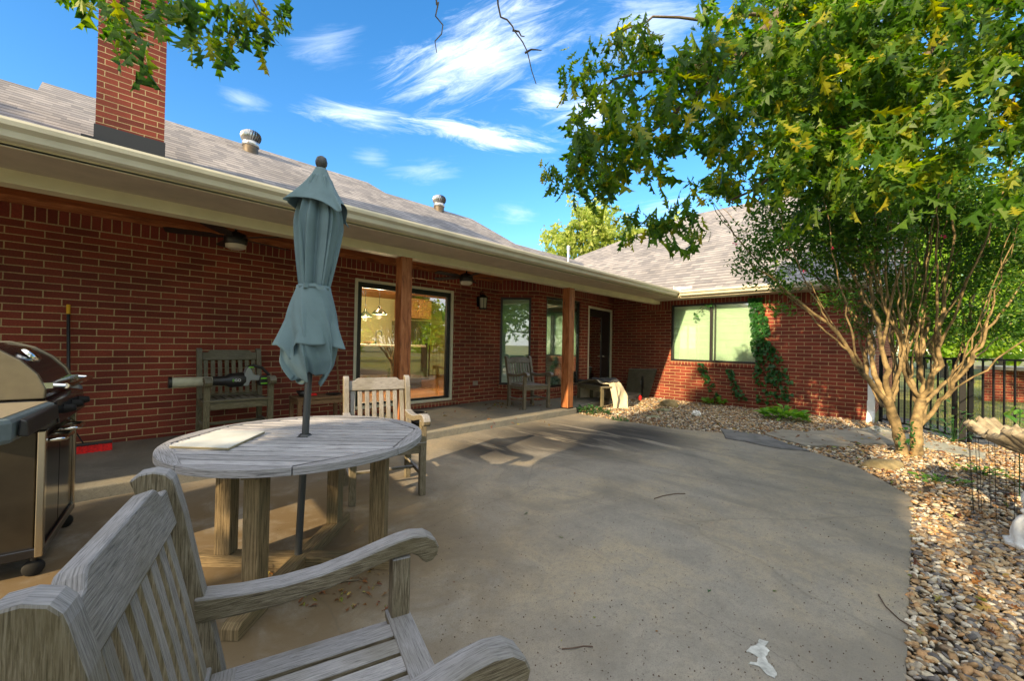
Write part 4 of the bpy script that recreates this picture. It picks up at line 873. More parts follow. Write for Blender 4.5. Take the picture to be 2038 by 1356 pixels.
MB().tube([b0, t1], .014, 10).build('handle', M['blackplastic'], br); MB().tube([t1, tl_], .0155, 10).build('handle_tip', M['yellow'], br)
MB().tube([(-.10, 0, .10), b0.lerp(tl_, .16)], .006).tube([(.10, 0, .10), b0.lerp(tl_, .16)], .006).build('brace', M['blackmetal'], br)

bl = empty('leaf_blower', (0, 0, 0), label='cordless leaf blower with pale tube and lime trim resting on the armchair', cat='leaf blower')
pA = GY(338, 762, 5.62); bl.location = tuple(pA); bl.scale = (1.06, 1.2, 1.35); DX = 1.0
def bx_(px, py): p = GY(px, py, 5.62); return p[0]-pA[0], p[2]-pA[2]
x1_, z1_ = bx_(420, 759); MB().tube([(0, 0, 0), (x1_, 0, z1_)], [.042, .036], 18).build('nozzle_tube', M['tube'], bl)
MB().tube([(-.012, 0, 0), (.015, 0, 0)], .045, 18).tube([(x1_-.01, 0, z1_), (x1_+.05, 0, z1_)], .038, 18).build('tube_collar', M['blackplastic'], bl)
x2_, z2_ = bx_(447, 758); x3_, z3_ = bx_(474, 756)
MB().tube([(x1_+.03, 0, z1_), (x2_-.02, 0, z2_), (x2_+.02, 0, z2_), (x3_, 0, z3_), (x3_+.03, 0, z3_)], [.036, .042, .060, .062, .05], 20).build('motor_body', M['blackplastic'], bl)
gx, gz = bx_(485, 752)
MB().prism([(gx-.05, gz-.075), (gx+.0, gz-.08), (gx+.02, gz-.03), (gx+.10, gz-.035), (gx+.12, gz+.01), (gx+.05, gz+.02), (gx+.02, gz+.075), (gx-.0, gz+.09), (gx-.02, gz+.075), (gx-.045, gz+.01)], -.045, .045, 'y').build('grey_housing', M['greyplastic'], bl, .01)
bx2, bz2 = bx_(517, 757)
bat = MB().box((bx2, 0, bz2), (.13, .10, .085)).build('battery', M['blackplastic'], bl, .01); lt = MB()
lt.box((bx2, -.052, bz2+.022), (.10, .006, .010)).box((bx2, -.052, bz2-.022), (.10, .006, .010)).box((gx+.02, -.048, gz+.085), (.05, .006, .008)); l_ = lt.build('lime_trim', M['lime'], bl)
MB().tube([(gx, 0, gz+.08), (gx+.05, 0, gz+.10), (gx+.14, 0, gz+.075), (gx+.19, 0, gz+.03), (bx2+.06, 0, bz2+.03)], .014, 8).build('handle', M['blackplastic'], bl)
def lettering(txt, size, mat, parent, mtx, name='lettering', sx=1.0):
    cu = bpy.data.curves.new(name, 'FONT'); cu.body = txt; cu.size = size; cu.extrude = .0008; cu.align_x = 'CENTER'; cu.align_y = 'CENTER'
    tmp = bpy.data.objects.new('tmp', cu); COL.objects.link(tmp); dg = bpy.context.evaluated_depsgraph_get(); me = bpy.data.meshes.new_from_object(tmp.evaluated_get(dg)); bpy.data.objects.remove(tmp)
    me.transform(mtx @ Matrix.Diagonal((sx, 1, 1, 1))); me.materials.clear(); me.materials.append(mat); o = bpy.data.objects.new(name, me); COL.objects.link(o); o.parent = parent; return o
lx, lz = bx_(461, 757); lettering('E', .030, M['lime'], bl, RT((lx-.028, -.0635, lz), 0, R_(90)), sx=1.3); lettering('GO', .030, M['white'], bl, RT((lx+.012, -.0635, lz), 0, R_(90)), sx=1.3)

p0 = GY(600, 793, 5.55); sd_ = empty('side_table', (2.05, 5.62, ZS), R_(-2), 'small brown wooden side table against the brick behind the umbrella', 'side table')
MB().box((0, 0, .44), (.62, .40, .025), g=0).build('tabletop', M['sidewood'], sd_, .003)
for x in (-.28, .28):
    for y in (-.17, .17): MB().box((x, y, .215), (.045, .045, .43), g=2).build('leg', M['sidewood'], sd_, .003)
MB().box((0, -.17, .395), (.52, .02, .06)).box((0, .17, .395), (.52, .02, .06)).box((-.28, 0, .395), (.02, .30, .06)).box((.28, 0, .395), (.02, .30, .06)).build('apron', M['sidewood'], sd_, .002)
bo = MB().lathe([(.04, 0), (.055, .004), (.095, .075), (.09, .075), (.05, .012), (.001, .01)], 24).build('bowl', M['blackplastic'], label='black bowl on the small side table', cat='bowl'); bo.location = (1.87, 5.62, .553)
bo = MB().lathe([(.07, 0), (.09, .012), (.10, .02), (.085, .018), (.001, .008)], 24).build('dish', M['blackplastic'], label='flat black dish at the right end of the small side table', cat='dish'); bo.location = (2.24, 5.62, .553)
bo = MB().prism([(-.05, 0), (.05, 0), (.035, .03), (-.03, .035)], -.03, .03, 'y').build('red_cloth', M['redbristle'], label='small red bundle beside the black bowl on the side table', cat='cloth', bevel=.008); bo.location = (1.99, 5.66, .553)
a = GY(680, 795, 6.1); b_ = GY(669, 698, YW-.03)
sk = MB().tube([(0, 0, 0), tuple(b_-np.array([a[0], a[1], ZS]))], .013, 8).build('wooden_stick', M['sidewood'], label='thin wooden stick leaning on the brick left of the patio door', cat='stick'); sk.location = (a[0], a[1], ZS)
pk = empty('black_planter', (3.02, 4.75, ZS), label='stack of ribbed black nursery pots behind the table armchair', cat='plant pots')
for i in range(4): MB().lathe([(.085, 0), (.105, .12), (.118, .122), (.118, .14), (.10, .14), (.085, .02), (.001, .02)], 24, (0, 0, i*.035)).build('pot', M['blackplastic'], pk)

# ---------------------------------------------------------------- bench with tarpaulin, board, cart
bn = empty('wooden_bench', (7.62, 4.95, 0), math.atan2(5.30-4.475, 7.61-7.28)+R_(0), 'small weathered bench half buried under a canvas tarpaulin', 'bench')
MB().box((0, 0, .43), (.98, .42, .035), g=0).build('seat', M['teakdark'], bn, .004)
for x in (-.44, .44):
    for y in (-.17, .17): MB().box((x, y, .205), (.055, .055, .41), g=2).build('leg', M['teakdark'], bn, .004)
MB().box((0, -.18, .375), (.84, .025, .07), g=0).box((0, .18, .375), (.84, .025, .07), g=0).build('apron', M['teakdark'], bn, .003)
# the tarpaulin: one draped sheet, hanging to the ground at the right, lumpy over whatever is beneath
def tarp(name, f, nu, nv, mat, label, cat, loc):
    mb = MB(); vs = [f(i/(nu-1), j/(nv-1)) for j in range(nv) for i in range(nu)]
    mb.add(vs, [(j*nu+i, j*nu+i+1, (j+1)*nu+i+1, (j+1)*nu+i) for j in range(nv-1) for i in range(nu-1)], [[(0, 0), (1, 0), (1, 1), (0, 1)]]*((nu-1)*(nv-1)), True)
    o = mb.build(name, mat, label=label, cat=cat); o.location = loc; s_ = o.modifiers.new('thickness', 'SOLIDIFY'); s_.thickness = .004; return o
def hsh(x, y): return math.sin(x*7.1+1.3*math.sin(y*5.2))*math.cos(y*6.3+1.1*math.sin(x*4.4))
B0 = GZ(1160, 803); e1 = Vector((7.28-7.61, 4.475-5.30, 0)).normalized(); e2 = Vector((e1.y*-1, e1.x, 0))   # e1 along the bench to the near right end, e2 away to the right
def tf(u, v):
    a = -.66+1.72*v; lat = -.25+.88*u       # along the bench, across it
    top = .485+.085*math.exp(-((a-.05)/.30)**2); z = top; aa, ll = a, lat
    if a > .40:
        s1 = a-.40; z -= s1*.86; ll0 = lat; lat = -.08+(lat+.25)*1.0; aa = .40+.12*(1-math.exp(-9*s1))*(.7+.3*math.sin(lat*9))+.045*math.sin(lat*17+1+3*s1)*min(1, s1*3)+.018*math.sin(lat*41+5*s1)*min(1, s1*4); ll = lat+.06*math.sin(lat*13+2)*min(1, s1*3)-.12*s1*lat
    if a < -.47: s1 = -.47-a; z -= s1*2.2; aa = -.47-.10*(1-math.exp(-8*s1))
    if lat > .22: s2 = lat-.22; z -= s2*1.1; ll = .22+.16*(1-math.exp(-9*s2))+.04*math.sin(a*15)*min(1, s2*4)
    z += .016*hsh(a*2.4, lat*3.1)+.008*math.sin(17*a+9*lat)
    p = e1*aa+e2*ll; return (p.x, p.y, max(.012+.01*math.sin(20*lat), z))
tarp('canvas_tarp', tf, 90, 110, M['tarp'], 'cream canvas tarpaulin draped over the bench and down to the gravel', 'tarpaulin', (7.66, 4.88, 0))
def mf(u, v):
    a = -.50+.86*v; lat = -.29+.48*u+.10*v; top = .497+.085*math.exp(-((a-.05)/.30)**2)+.016*hsh(a*2.4, lat*3.1); p = e1*a+e2*lat; return (p.x, p.y, top+.014+.004*hsh(a*2, lat*3)-(.05*max(0, -.22-lat)/.1))
tarp('charcoal_mat', mf, 24, 24, M['mat'], 'charcoal doormat thrown over the cream tarpaulin', 'mat', (7.66, 4.88, 0))
bd = empty('leaning_board', (9.80, 5.0, 0), label='large grey board leaning on the brick wall beside the tarpaulin', cat='board')
pb = [GX(x, y, 9.85) for x, y in [(1247, 735), (1303, 736), (1296, 789), (1250, 790)]]
vs = [(p[0]-9.80+(.12 if p[2] > .5 else -.14), p[1]-5.0, max(0.0, p[2])) for p in pb]
mb = MB(); mb.add(vs+[(v[0]+.03, v[1], v[2]) for v in vs], [(0, 1, 2, 3), (7, 6, 5, 4), (0, 4, 5, 1), (1, 5, 6, 2), (2, 6, 7, 3), (3, 7, 4, 0)], [[(0, 0), (1, 0), (1, 1), (0, 1)]]*6); mb.build('board_panel', M['board'], bd)
MB().tube([vs[0], vs[1]], .014, 6).build('board_edge', M['galv'], bd)
p = GX(1279, 762, 9.4); hr = empty('wheel_hub', (9.4, p[1], p[2]), label='small black wheel in front of the leaning board', cat='wheel')
MB().lathe([(.001, -.03), (.06, -.03), (.15, -.025), (.17, 0), (.15, .025), (.06, .03), (.001, .03)], 28, M_=RT((0, 0, 0), R_(30), R_(90))).build('tyre', M['rubber'], hr); MB().lathe([(.001, -.04), (.05, -.04), (.06, .03), (.001, .03)], 20, M_=RT((0, 0, 0), R_(30), R_(90))).build('rim', M['greyplastic'], hr); MB().tube([(0, 0, 0), (0, .02, -p[2]+.02)], .02, 8).build('stand', M['blackmetal'], hr)
p = GX(1274, 783, 9.2); rd = MB().lathe([(.03, 0), (.036, .01), (.036, .09), (.02, .11), (.012, .125), (.001, .125)], 16).build('red_can', M['redbristle'], label='small red can on the gravel beside the tarpaulin', cat='can'); rd.location = (9.2, p[1], 0)

# ---------------------------------------------------------------- black iron fence
FP = Vector((8.74, -.46, 0))
def fence_panel(A, B, n, lab, meshwire, z0=.07, z1=1.20):
    A = Vector(A); B = Vector(B); d = B-A; L = d.length; ang = math.atan2(d.y, d.x); e = empty('iron_fence', A, ang, lab, 'fence', 'black iron fence panels')
    MB().box((L/2, 0, z1-.012), (L, .03, .028)).box((L/2, 0, z0), (L, .03, .028)).build('rail', M['blackmetal'], e)
    for i in range(n):
        x = .03+(L-.06)*i/(n-1); MB().box((x, 0, (z0+z1)/2), (.018, .018, z1-z0-.02)).build('picket', M['blackmetal'], e)
    for x in (0.0, L): MB().box((x, 0, (z1+.0)/2), (.038, .038, z1+.02)).build('post', M['blackmetal'], e)
    if meshwire:
        w = MB(); 
        for i in range(int(L/.06)): w.tube([(i*.06, .02, .03), (i*.06, .02, 1.0)], .0012, 3, cap=False)
        for j in range(17): w.tube([(0, .02, .04+j*.058), (L, .02, .04+j*.058)], .0012, 3, cap=False)
        w.build('wire_mesh', M['blackmetal'], e)
    return e
fence_panel((9.93, .47, 0), (8.83, -.39, 0), 12, 'black iron fence panel between the house corner and the thick post', True)
pst = empty('fence_post', FP, label='thick square black iron fence post with a cap', cat='fence post'); MB().box((0, 0, .62), (.066, .066, 1.24)).build('post_shaft', M['blackmetal'], pst, .003); MB().box((0, 0, 1.25), (.082, .082, .02)).box((0, 0, 1.268), (.055, .055, .02)).build('post_cap', M['blackmetal'], pst, .003)
fence_panel(FP+Vector((.03, -.07, 0)), FP+Vector((.482, -.876, 0))*2.6, 22, 'black iron fence panel running right from the thick post behind the bird bath', True)

# ---------------------------------------------------------------- bird bath shell, statue, wire cage
bb = empty('bird_bath', tuple(GZ(2150, 1180)[:2])+(0,), label='scalloped brown stone shell bird bath cut off by the right edge', cat='bird bath')
bp_ = GD(2098, 884, 2.75); bb.location = (bp_[0], bp_[1], 0); zc = .60
def shell(off, th):
    vs = []; nr, na = 18, 252
    for j in range(nr):
        s = j/(nr-1)
        for k in range(na):
            a = 2*math.pi*k/na; sc = .5+.5*math.cos(7*a+.5); r_ = (.03+.33*s)*(1+.10*s*sc); z = .125*s**1.8+.060*s*s*sc+.010*math.sin(42*a+6*s)*s+.012*math.sin(21*a)*s*s
            vs.append((r_*math.cos(a)*(1-off*.06), r_*math.sin(a)*(1-off*.06), zc+z-off*th))
    return vs, [(j*na+k, j*na+(k+1) % na, (j+1)*na+(k+1) % na, (j+1)*na+k) for j in range(nr-1) for k in range(na)]
mb = MB(); v1, f1 = shell(0, 0); mb.add(v1, f1, [[(0, 0)]*4]*len(f1), True); o = mb.build('shell_basin', M['stonecast'], bb); s_ = o.modifiers.new('thickness', 'SOLIDIFY'); s_.thickness = .035
MB().lathe([(.16, 0), (.16, .05), (.09, .09), (.06, .18), (.07, .35), (.055, .45), (.10, .57), (.04, .60)], 28).build('pedestal', M['stonecast'], bb)
stp = GZ(2062, 1094); sta = empty('garden_statue', (stp[0], stp[1], 0), R_(-20), 'white stone garden figure cut off by the right edge', 'statue')
# a small seated robed figure, one continuous surface
def figure(fn, prof, n=40):
    mb = MB(); vs = []
    for r_, z in prof:
        for k in range(n):
            a = 2*math.pi*k/n; q = fn(a, z); vs.append((r_*q[0]*math.cos(a), r_*q[1]*math.sin(a), z))
    mb.add(vs, [(j*n+k, j*n+(k+1) % n, (j+1)*n+(k+1) % n, (j+1)*n+k) for j in range(len(prof)-1) for k in range(n)], [[(0, 0)]*4]*((len(prof)-1)*n), True); return mb
def fold_(a, z):
    k = (.075 if z < .20 else .02); sw = 5*z
    return (1+k*math.cos(9*a+sw*6)+.03*math.cos(17*a-sw*9)*(z < .2), .86+k*math.cos(7*a+sw*4)*.8)
figure(fold_, [(.001, 0), (.118, .0), (.132, .012), (.134, .035), (.120, .045), (.124, .075), (.121, .10), (.113, .14), (.100, .17), (.086, .19), (.070, .202), (.062, .212), (.066, .224), (.076, .232), (.070, .245), (.058, .252), (.060, .268), (.068, .29), (.070, .315), (.066, .34), (.054, .362), (.034, .376), (.001, .382)], 72).build('statue_body', M['whitecast'], sta)
MB().lathe([(.14, 0), (.146, .01), (.146, .03), (.13, .036)], 8, cap=True).build('statue_plinth', M['whitecast'], sta, .004)
hr_ = MB(); 
for k in range(9):
    a0 = k*math.pi*2/9; hr_.tube([(.067*math.cos(a0+.25*t)*(1-.35*(t/3)**2), .060*math.sin(a0+.25*t)*(1-.35*(t/3)**2), .30+.024*t) for t in range(4)], .008, 6)
hr_.build('statue_hair', M['whitecast'], sta)
wc = MB(); cpos = GZ(2010, 1035)
for i in range(14):
    a = i*2*math.pi/14; wc.tube([(.19*math.cos(a), .19*math.sin(a), 0), (.22*math.cos(a), .22*math.sin(a), .62)], .0022, 4, cap=False)
for z in (.3, .62): wc.tube([((.19+.05*z)*math.cos(a), (.19+.05*z)*math.sin(a), z) for a in np.linspace(0, 2*math.pi, 25)], .0022, 4, cap=False)
o = wc.build('wire_cage', M['blackmetal'], label='thin black wire plant cage standing in the gravel below the shell bird bath', cat='wire cage'); o.location = (cpos[0], cpos[1], 0)

# ---------------------------------------------------------------- stones, flags, scraps
def rock(name, loc, size, mat, label, cat='rock', seed=0, rz=0):
    bm = bmesh.new(); bmesh.ops.create_icosphere(bm, subdivisions=4, radius=1); rnd = random.Random(seed); ph = [rnd.uniform(0, 6) for _ in range(9)]
    for v in bm.verts:
        x, y, z = v.co; n = 1+.16*math.sin(2.3*x+ph[0])*math.cos(2.1*y+ph[1])+.09*math.sin(4.6*y+ph[2])*math.cos(4*z+ph[3])+.05*math.sin(9*x+ph[4]+5*z)+.025*math.sin(17*y+ph[5]+9*x)
        v.co = Vector((x*size[0]*n, y*size[1]*n, max(-.25, z)*size[2]*n))
    me = bpy.data.meshes.new(name); bm.to_mesh(me); bm.free(); me.materials.append(mat); me.polygons.foreach_set('use_smooth', [True]*len(me.polygons))
    o = bpy.data.objects.new(name, me); COL.objects.link(o); o.location = loc; o.rotation_euler = (0, 0, rz); return tag(o, label, cat)
p = GZ(1757, 928); rock('boulder', (p[0], p[1], -.01), (.21, .13, .10), M['boulder'], 'brown rounded boulder in front of the multi-stemmed tree', seed=3, rz=R_(-40))
p = GZ(1327, 810); rock('rock', (p[0]+.1, p[1], 0), (.19, .13, .14), M['boulder'], 'tan flat-topped rock on the gravel near the leaning board', seed=5, rz=R_(-45))
p = GZ(1320, 818); rock('rock', (p[0], p[1], 0), (.15, .09, .05), M['mossrock'], 'low mossy stone in front of the tan flat-topped rock', seed=6, rz=R_(-50))
p = GZ(1297, 830); rock('rock', (p[0], p[1], -.01), (.17, .08, .035), M['mossrock'], 'flat pale green stone on the gravel nearest the patio edge', seed=8, rz=R_(-50))
FL = [([(1437, 853), (1480, 860), (1530, 868), (1608, 896), (1560, 893), (1440, 870)], 'flag', 'dark slate flagstone along the patio edge'),
      ([(1515, 862), (1560, 855), (1620, 862), (1690, 882), (1700, 890), (1600, 886)], 'flag2', 'grey green flagstone in the middle of the three'),
      ([(1600, 861), (1650, 855), (1710, 853), (1790, 868), (1792, 884), (1720, 884)], 'flag2', 'grey flagstone nearest the base of the multi-stemmed tree')]
for i, (pp_, mt, lb_) in enumerate(FL):
    P3 = [GZ(x, y, .02) for x, y in pp_]; c = np.mean(P3, axis=0); P2 = []
    for k in range(len(P3)):
        a, b = P3[k], P3[(k+1) % len(P3)]
        for t in (0, .33, .66): q = a+(b-a)*t+RNG.normal(size=3)*.018; P2.append((q[0]-c[0], q[1]-c[1]))
    o = MB().prism(P2, -.03, .02+.002*i, 'z').build('flagstone', M[mt], bevel=.006, label=lb_, cat='flagstone', group='flagstones in the gravel'); o.location = (c[0], c[1], 0)
bm = bmesh.new(); bmesh.ops.create_icosphere(bm, subdivisions=3, radius=.07)
for v in bm.verts: v.co *= 1+random.uniform(-.32, .32); v.co.z *= .8
me = bpy.data.meshes.new('crumpled_paper'); bm.to_mesh(me); bm.free(); me.materials.append(M['paper']); o = bpy.data.objects.new('crumpled_paper', me); COL.objects.link(o); p = GZ(1386, 829); o.location = (p[0], p[1], .05); tag(o, 'crumpled white paper on the gravel', 'paper')
pts = [(1512, 1275), (1530, 1280), (1522, 1289), (1531, 1297), (1524, 1309), (1529, 1322), (1538, 1330), (1546, 1345), (1541, 1352), (1527, 1346), (1512, 1330), (1491, 1324), (1494, 1320), (1507, 1322), (1509, 1312), (1500, 1304), (1485, 1300), (1493, 1290), (1507, 1286)]
P3 = [GZ(x, y) for x, y in pts]; c = np.mean(P3, axis=0); P2 = []
for k in range(len(P3)):
    a, b = P3[k], P3[(k+1) % len(P3)]
    for t in (0, .35, .7): q = a+(b-a)*t+RNG.normal(size=3)*.0016; P2.append((q[0]-c[0], q[1]-c[1]))
o = MB().prism(P2, .0, .0025, 'z').build('paint_flake', M['patch'], label='ragged peeled white paint patch on the patio concrete', cat='paint patch'); o.location = (c[0], c[1], 0.0015)

# ---------------------------------------------------------------- pebbles
def ico(sub=2):
    bm = bmesh.new(); bmesh.ops.create_icosphere(bm, subdivisions=sub, radius=1); v = np.array([tuple(x.co) for x in bm.verts]); f = [[q.index for q in fc.verts] for fc in bm.faces]; bm.free(); return v, f
iv, if_ = ico(2); iv1, if1 = ico(1); PT = []; PT1 = []
for k in range(6):
    ph = RNG.random(6)*6; 
    for vv, ff, lst in ((iv, if_, PT), (iv1, if1, PT1)):
        n = 1+.15*np.sin(2*vv[:, 0]+ph[0])*np.cos(2.4*vv[:, 1]+ph[1])+.08*np.sin(3.5*vv[:, 1]+ph[2]+2*vv[:, 2]); lst.append((vv*n[:, None]*np.array([1, .68+.2*math.sin(ph[3]), .42]), ff))
PP = np.array(poly)
def inside(P, poly_):
    x, y = P[:, 0], P[:, 1]; r = np.zeros(len(P), bool); n = len(poly_); j = n-1
    for i in range(n):
        xi, yi = poly_[i]; xj, yj = poly_[j]; c = ((yi > y) != (yj > y)) & (x < (xj-xi)*(y-yi)/(yj-yi+1e-12)+xi); r ^= c; j = i
    return r
GA = [(1.9, -3.6), (8.95, -2.0), (8.72, -.5), (9.9, .45), (9.97, 5.0), (6.35, 4.85), (6.3, 4.5), (5.2, 1.2), (1.9, .3)]
def peb(n, box, smin, smax, temps, name, zl=0.0, smooth=True):
    P = np.column_stack([RNG.uniform(box[0], box[1], n), RNG.uniform(box[2], box[3], n), np.zeros(n)]); ok = inside(P, GA) & ~inside(P, poly); P = P[ok]
    for pp_, _, _ in FL[:3]: P = P[~inside(P, [tuple(GZ(x, y, .02)[:2]) for x, y in pp_])]
    n = len(P); s = RNG.uniform(smin, smax, n)*(.7+.6*RNG.random(n)); d = rdir(n); d[:, 2] *= .28; P[:, 2] = -.018+RNG.random(n)*.022+s*.1+zl
    return scatter(name, temps, P, orient(d, RNG.normal(size=n)*.35, s), M['pebble'], smooth=smooth, kind='stuff')
peb(26000, (1.9, 4.6, -2.6, .6), .007, .024, PT, 'pebbles'); peb(60000, (4.2, 10, -3, 5.2), .011, .028, PT1, 'pebbles')
P = np.column_stack([RNG.uniform(1.9, 9.8, 2600), RNG.uniform(-2.6, 4.8, 2600), np.full(2600, .022)]); P = P[inside(P, GA) & ~inside(P, poly)]; n = len(P); d = rdir(n); d[:, 2] *= .3
scatter('dry_leaves', OVAL+OAK, P, orient(d, RNG.normal(size=n)*.6, .025+.05*RNG.random(n)), M['deadleaf'], kind='stuff')
# litter on the patio: seed pods, petals, fallen leaves
def litter(pxs, mat, size, name, lab=None, temps=SIMPLE, jit=0, z=.004, z0=0):
    P = np.array([GZ(x, y, z0) for x, y in pxs]); P[:, :2] += RNG.normal(size=(len(P), 2))*jit; P[:, 2] = z0+z; n = len(P); d = rdir(n); d[:, 2] *= .12
    return scatter(name, temps, P, orient(d, RNG.normal(size=n)*.4, size*(.6+.8*RNG.random(n))), mat, kind='stuff')
n = 1500; lx_ = RNG.uniform(860, 1800, n); ly_ = 860+(1356-860)*RNG.random(n)**1.3
P = np.array([GZ(x, y) for x, y in zip(lx_, ly_)]); P = P[inside(P, poly)]; n = len(P); P[:, 2] = .002
scatter('seed_pods', PT1, P, orient(rdir(n), RNG.random(n)*6, .0016+.0026*RNG.random(n)), M['twig'], kind='stuff')
litter([(1142, 1184), (1145, 1240), (1306, 1260), (1320, 1033), (1388, 1028), (1300, 1055), (908, 1158), (1190, 1230), (1155, 1229), (1105, 1255), (1122, 1278), (1276, 1278), (1610, 1055), (1650, 1002), (1695, 980), (1765, 1088), (1500, 975), (690, 1055), (700, 1048), (712, 1060)], M['deadleaf'], .016, 'fallen_petals', temps=OVAL, jit=.01)
litter([(1409, 1182), (1050, 1022), (1110, 1070), (380, 1036), (690, 905), (630, 960), (500, 1000), (1608, 972), (560, 1055), (310, 1000), (520, 1165), (535, 1190), (560, 1180), (1540, 1180)], M['weedleaf'], .045, 'fallen_leaves', temps=OVAL+OAK)
ex = [(140+(852-140)*t, 984-(984-868)*t) for t in RNG.random(420)**1.0]+[(852+(1135-852)*t, 868-(868-823)*t) for t in RNG.random(260)]
litter(ex, M['deadleaf'], .030, 'leaf_litter', temps=OVAL+OAK, jit=.035, z=.012)
ex = [(x, y) for x, y in zip(RNG.uniform(520, 790, 130), RNG.uniform(1130, 1215, 130))]
litter(ex, M['deadleaf'], .028, 'leaf_litter', temps=OVAL+OAK, jit=.02, z=.008)
litter([(1000+RNG.normal()*14, 806+RNG.normal()*3) for _ in range(40)]+[(1070+RNG.normal()*12, 808+RNG.normal()*2) for _ in range(14)]+[(RNG.uniform(880, 1100), RNG.uniform(800, 850)) for _ in range(30)], M['deadleaf'], .055, 'leaf_litter', temps=OAK, z=.02, z0=ZS)
def twig_obj(pxs, r, label):
    P = [GZ(x, y) for x, y in pxs]; c = P[0]; o = MB().tube([tuple(np.array([p[0]-c[0], p[1]-c[1], r+.004*(i % 2)])) for i, p in enumerate(P)], r, 5).build('twig', M['twig'] if r < .004 else M['oakbark'], label=label, cat='twig', group='fallen twigs'); o.location = (c[0], c[1], 0); return o
twig_obj([(1302, 994), (1320, 989), (1345, 984), (1364, 985)], .0035, 'curved twig lying in the middle of the patio'); twig_obj([(1118, 1294), (1140, 1294), (1162, 1288), (1180, 1291)], .0025, 'short red twig on the patio near the bottom edge')
twig_obj([(1748, 1185), (1762, 1210), (1790, 1235), (1812, 1250)], .003, 'thin twig crossing the right patio edge'); twig_obj([(661, 1163), (690, 1160), (716, 1157)], .005, 'pale twig under the round table')
twig_obj([(1815, 1175), (1860, 1210), (1920, 1265), (1960, 1310)], .004, 'long dry twig lying on the pebbles at lower right')

# ---------------------------------------------------------------- the oak over the patio
oak = empty('oak_tree', (5.2, -3.9, 0), label='large lobed-leaf oak whose boughs hang over the patio from the upper right', cat='tree')
def vadd(o, p=None):
    o.parent = p; o.matrix_parent_inverse = Matrix.Translation(p.location).inverted(); return o
tr = MB(); tr.tube([(5.2, -3.9, -.1), (5.1, -3.8, 1.2), (5.15, -3.6, 2.6), (5.0, -3.3, 4.2), (4.6, -2.8, 6.0)], [.30, .24, .21, .18, .12], 16)
vadd(tr.build('trunk', M['oakbark']), oak)
lb = MB()
def limb(pts, r0, r1, n=8):
    P = [Vector(p) for p in pts]; Q = []
    for i in range(len(P)-1):
        for t in (0, .33, .66): q = P[i].lerp(P[i+1], t); Q.append(q+Vector(RNG.normal(size=3)*.015*(1 if i+t > 0 else 0)))
    Q.append(P[-1]); m = len(Q); lb.tube(Q, [r0+(r1-r0)*(i/(m-1)) for i in range(m)], n)
hub = (5.12, -3.65, 2.9)
A_ = [GD(1640, -60, 4.3), GD(1560, 20, 4.0), GD(1470, 110, 3.8), GD(1380, 190, 3.7), GD(1300, 260, 3.6)]
limb([hub, (4.9, -2.0, 4.2)]+A_, .10, .012)
limb([A_[2], GD(1360, 130, 3.6), GD(1230, 150, 3.5), GD(1150, 230, 3.45)], .02, .005, 6)
limb([A_[1], GD(1450, 40, 3.7), GD(1300, 30, 3.6), GD(1240, 60, 3.5)], .02, .005, 6)
limb([hub, GD(2080, 60, 4.2), GD(1950, 130, 4.1), GD(1800, 190, 4.0), GD(1660, 260, 3.9), GD(1560, 330, 3.9)], .05, .006)
limb([GD(2080, 60, 4.2), GD(2040, 160, 3.5), GD(1990, 260, 3.3), GD(1930, 340, 3.2)], .018, .004, 6)
limb([hub, GD(2100, -40, 4.6), GD(1900, 60, 4.6), GD(1750, 200, 4.5), GD(1600, 320, 4.4), GD(1450, 400, 4.2)], .07, .01)
limb([hub, (3.6, -2.4, 4.6), (2.2, -.8, 4.5), GD(900, -320, 2.6), GD(560, -110, 2.1), GD(350, -40, 1.95)], .09, .008)
limb([GD(560, -110, 2.1), GD(480, -20, 2.0), GD(540, 40, 2.0)], .010, .003, 5); limb([GD(350, -40, 1.95), GD(230, 10, 1.85), GD(290, 90, 1.8)], .008, .003, 5)
for pts in ([GD(878, -80, 2.6), GD(872, 0, 2.5), GD(875, 50, 2.5), GD(869, 104, 2.5)], [GD(960, -70, 2.6), GD(998, 5, 2.5), GD(1020, 55, 2.5), GD(1045, 105, 2.5), GD(1067, 167, 2.5)], [GD(1045, 105, 2.5), GD(1078, 100, 2.5)], [GD(1020, 60, 2.5), GD(1044, 72, 2.5)]):
    limb(pts, .007, .0025, 5)
vadd(lb.build('limb', M['oakbark']), oak)
def B(x, y, d, rx, ry=None, rz=None): p = GD(x, y, d); return (p[0], p[1], p[2], rx, ry or rx, rz or rx)
fl = [B(1660, 130, 3.9, .85), B(1480, 170, 3.7, .75, None, .62), B(1330, 240, 3.6, .55, .55, .62), B(1230, 250, 3.55, .42, .42, .60), B(1180, 300, 3.5, .22, .22, .38), B(1330, 400, 3.6, .30, .30, .30), B(1440, 370, 3.8, .42, .42, .34), B(1600, 340, 3.5, .50, .5, .42), B(1780, 330, 3.3, .42, .42, .42), B(1850, 190, 3.4, .75), B(2000, 160, 3.1, .6, .6, .8), B(1990, 360, 3.0, .30, .3, .30), B(1760, 60, 4.6, 1.1), B(1330, 90, 3.7, .42, .42, .4), B(1600, 20, 4.2, .8), B(1700, 260, 4.6, .9), B(1520, 300, 4.4, .7, .7, .45)]
cen = in_blobs(fl, 780)
vadd(clumps(cen, 11, .17, .165, OAK, 'foliage', M['oakleaf'], None, droop=-.75), oak)
sp = np.array([GD(1165+RNG.normal()*28, y, 3.4) for y in np.linspace(90, 400, 26)]+[GD(1225+RNG.normal()*25, y, 3.4) for y in np.linspace(50, 130, 6)]+[GD(x, 440+RNG.normal()*16, 3.6) for x in np.linspace(1240, 1400, 16)]+[GD(1115+RNG.normal()*14, y, 3.4) for y in np.linspace(320, 360, 5)])
vadd(clumps(sp, 7, .11, .115, OAK, 'foliage', M['oakleaf'], None, droop=-1.0), oak)
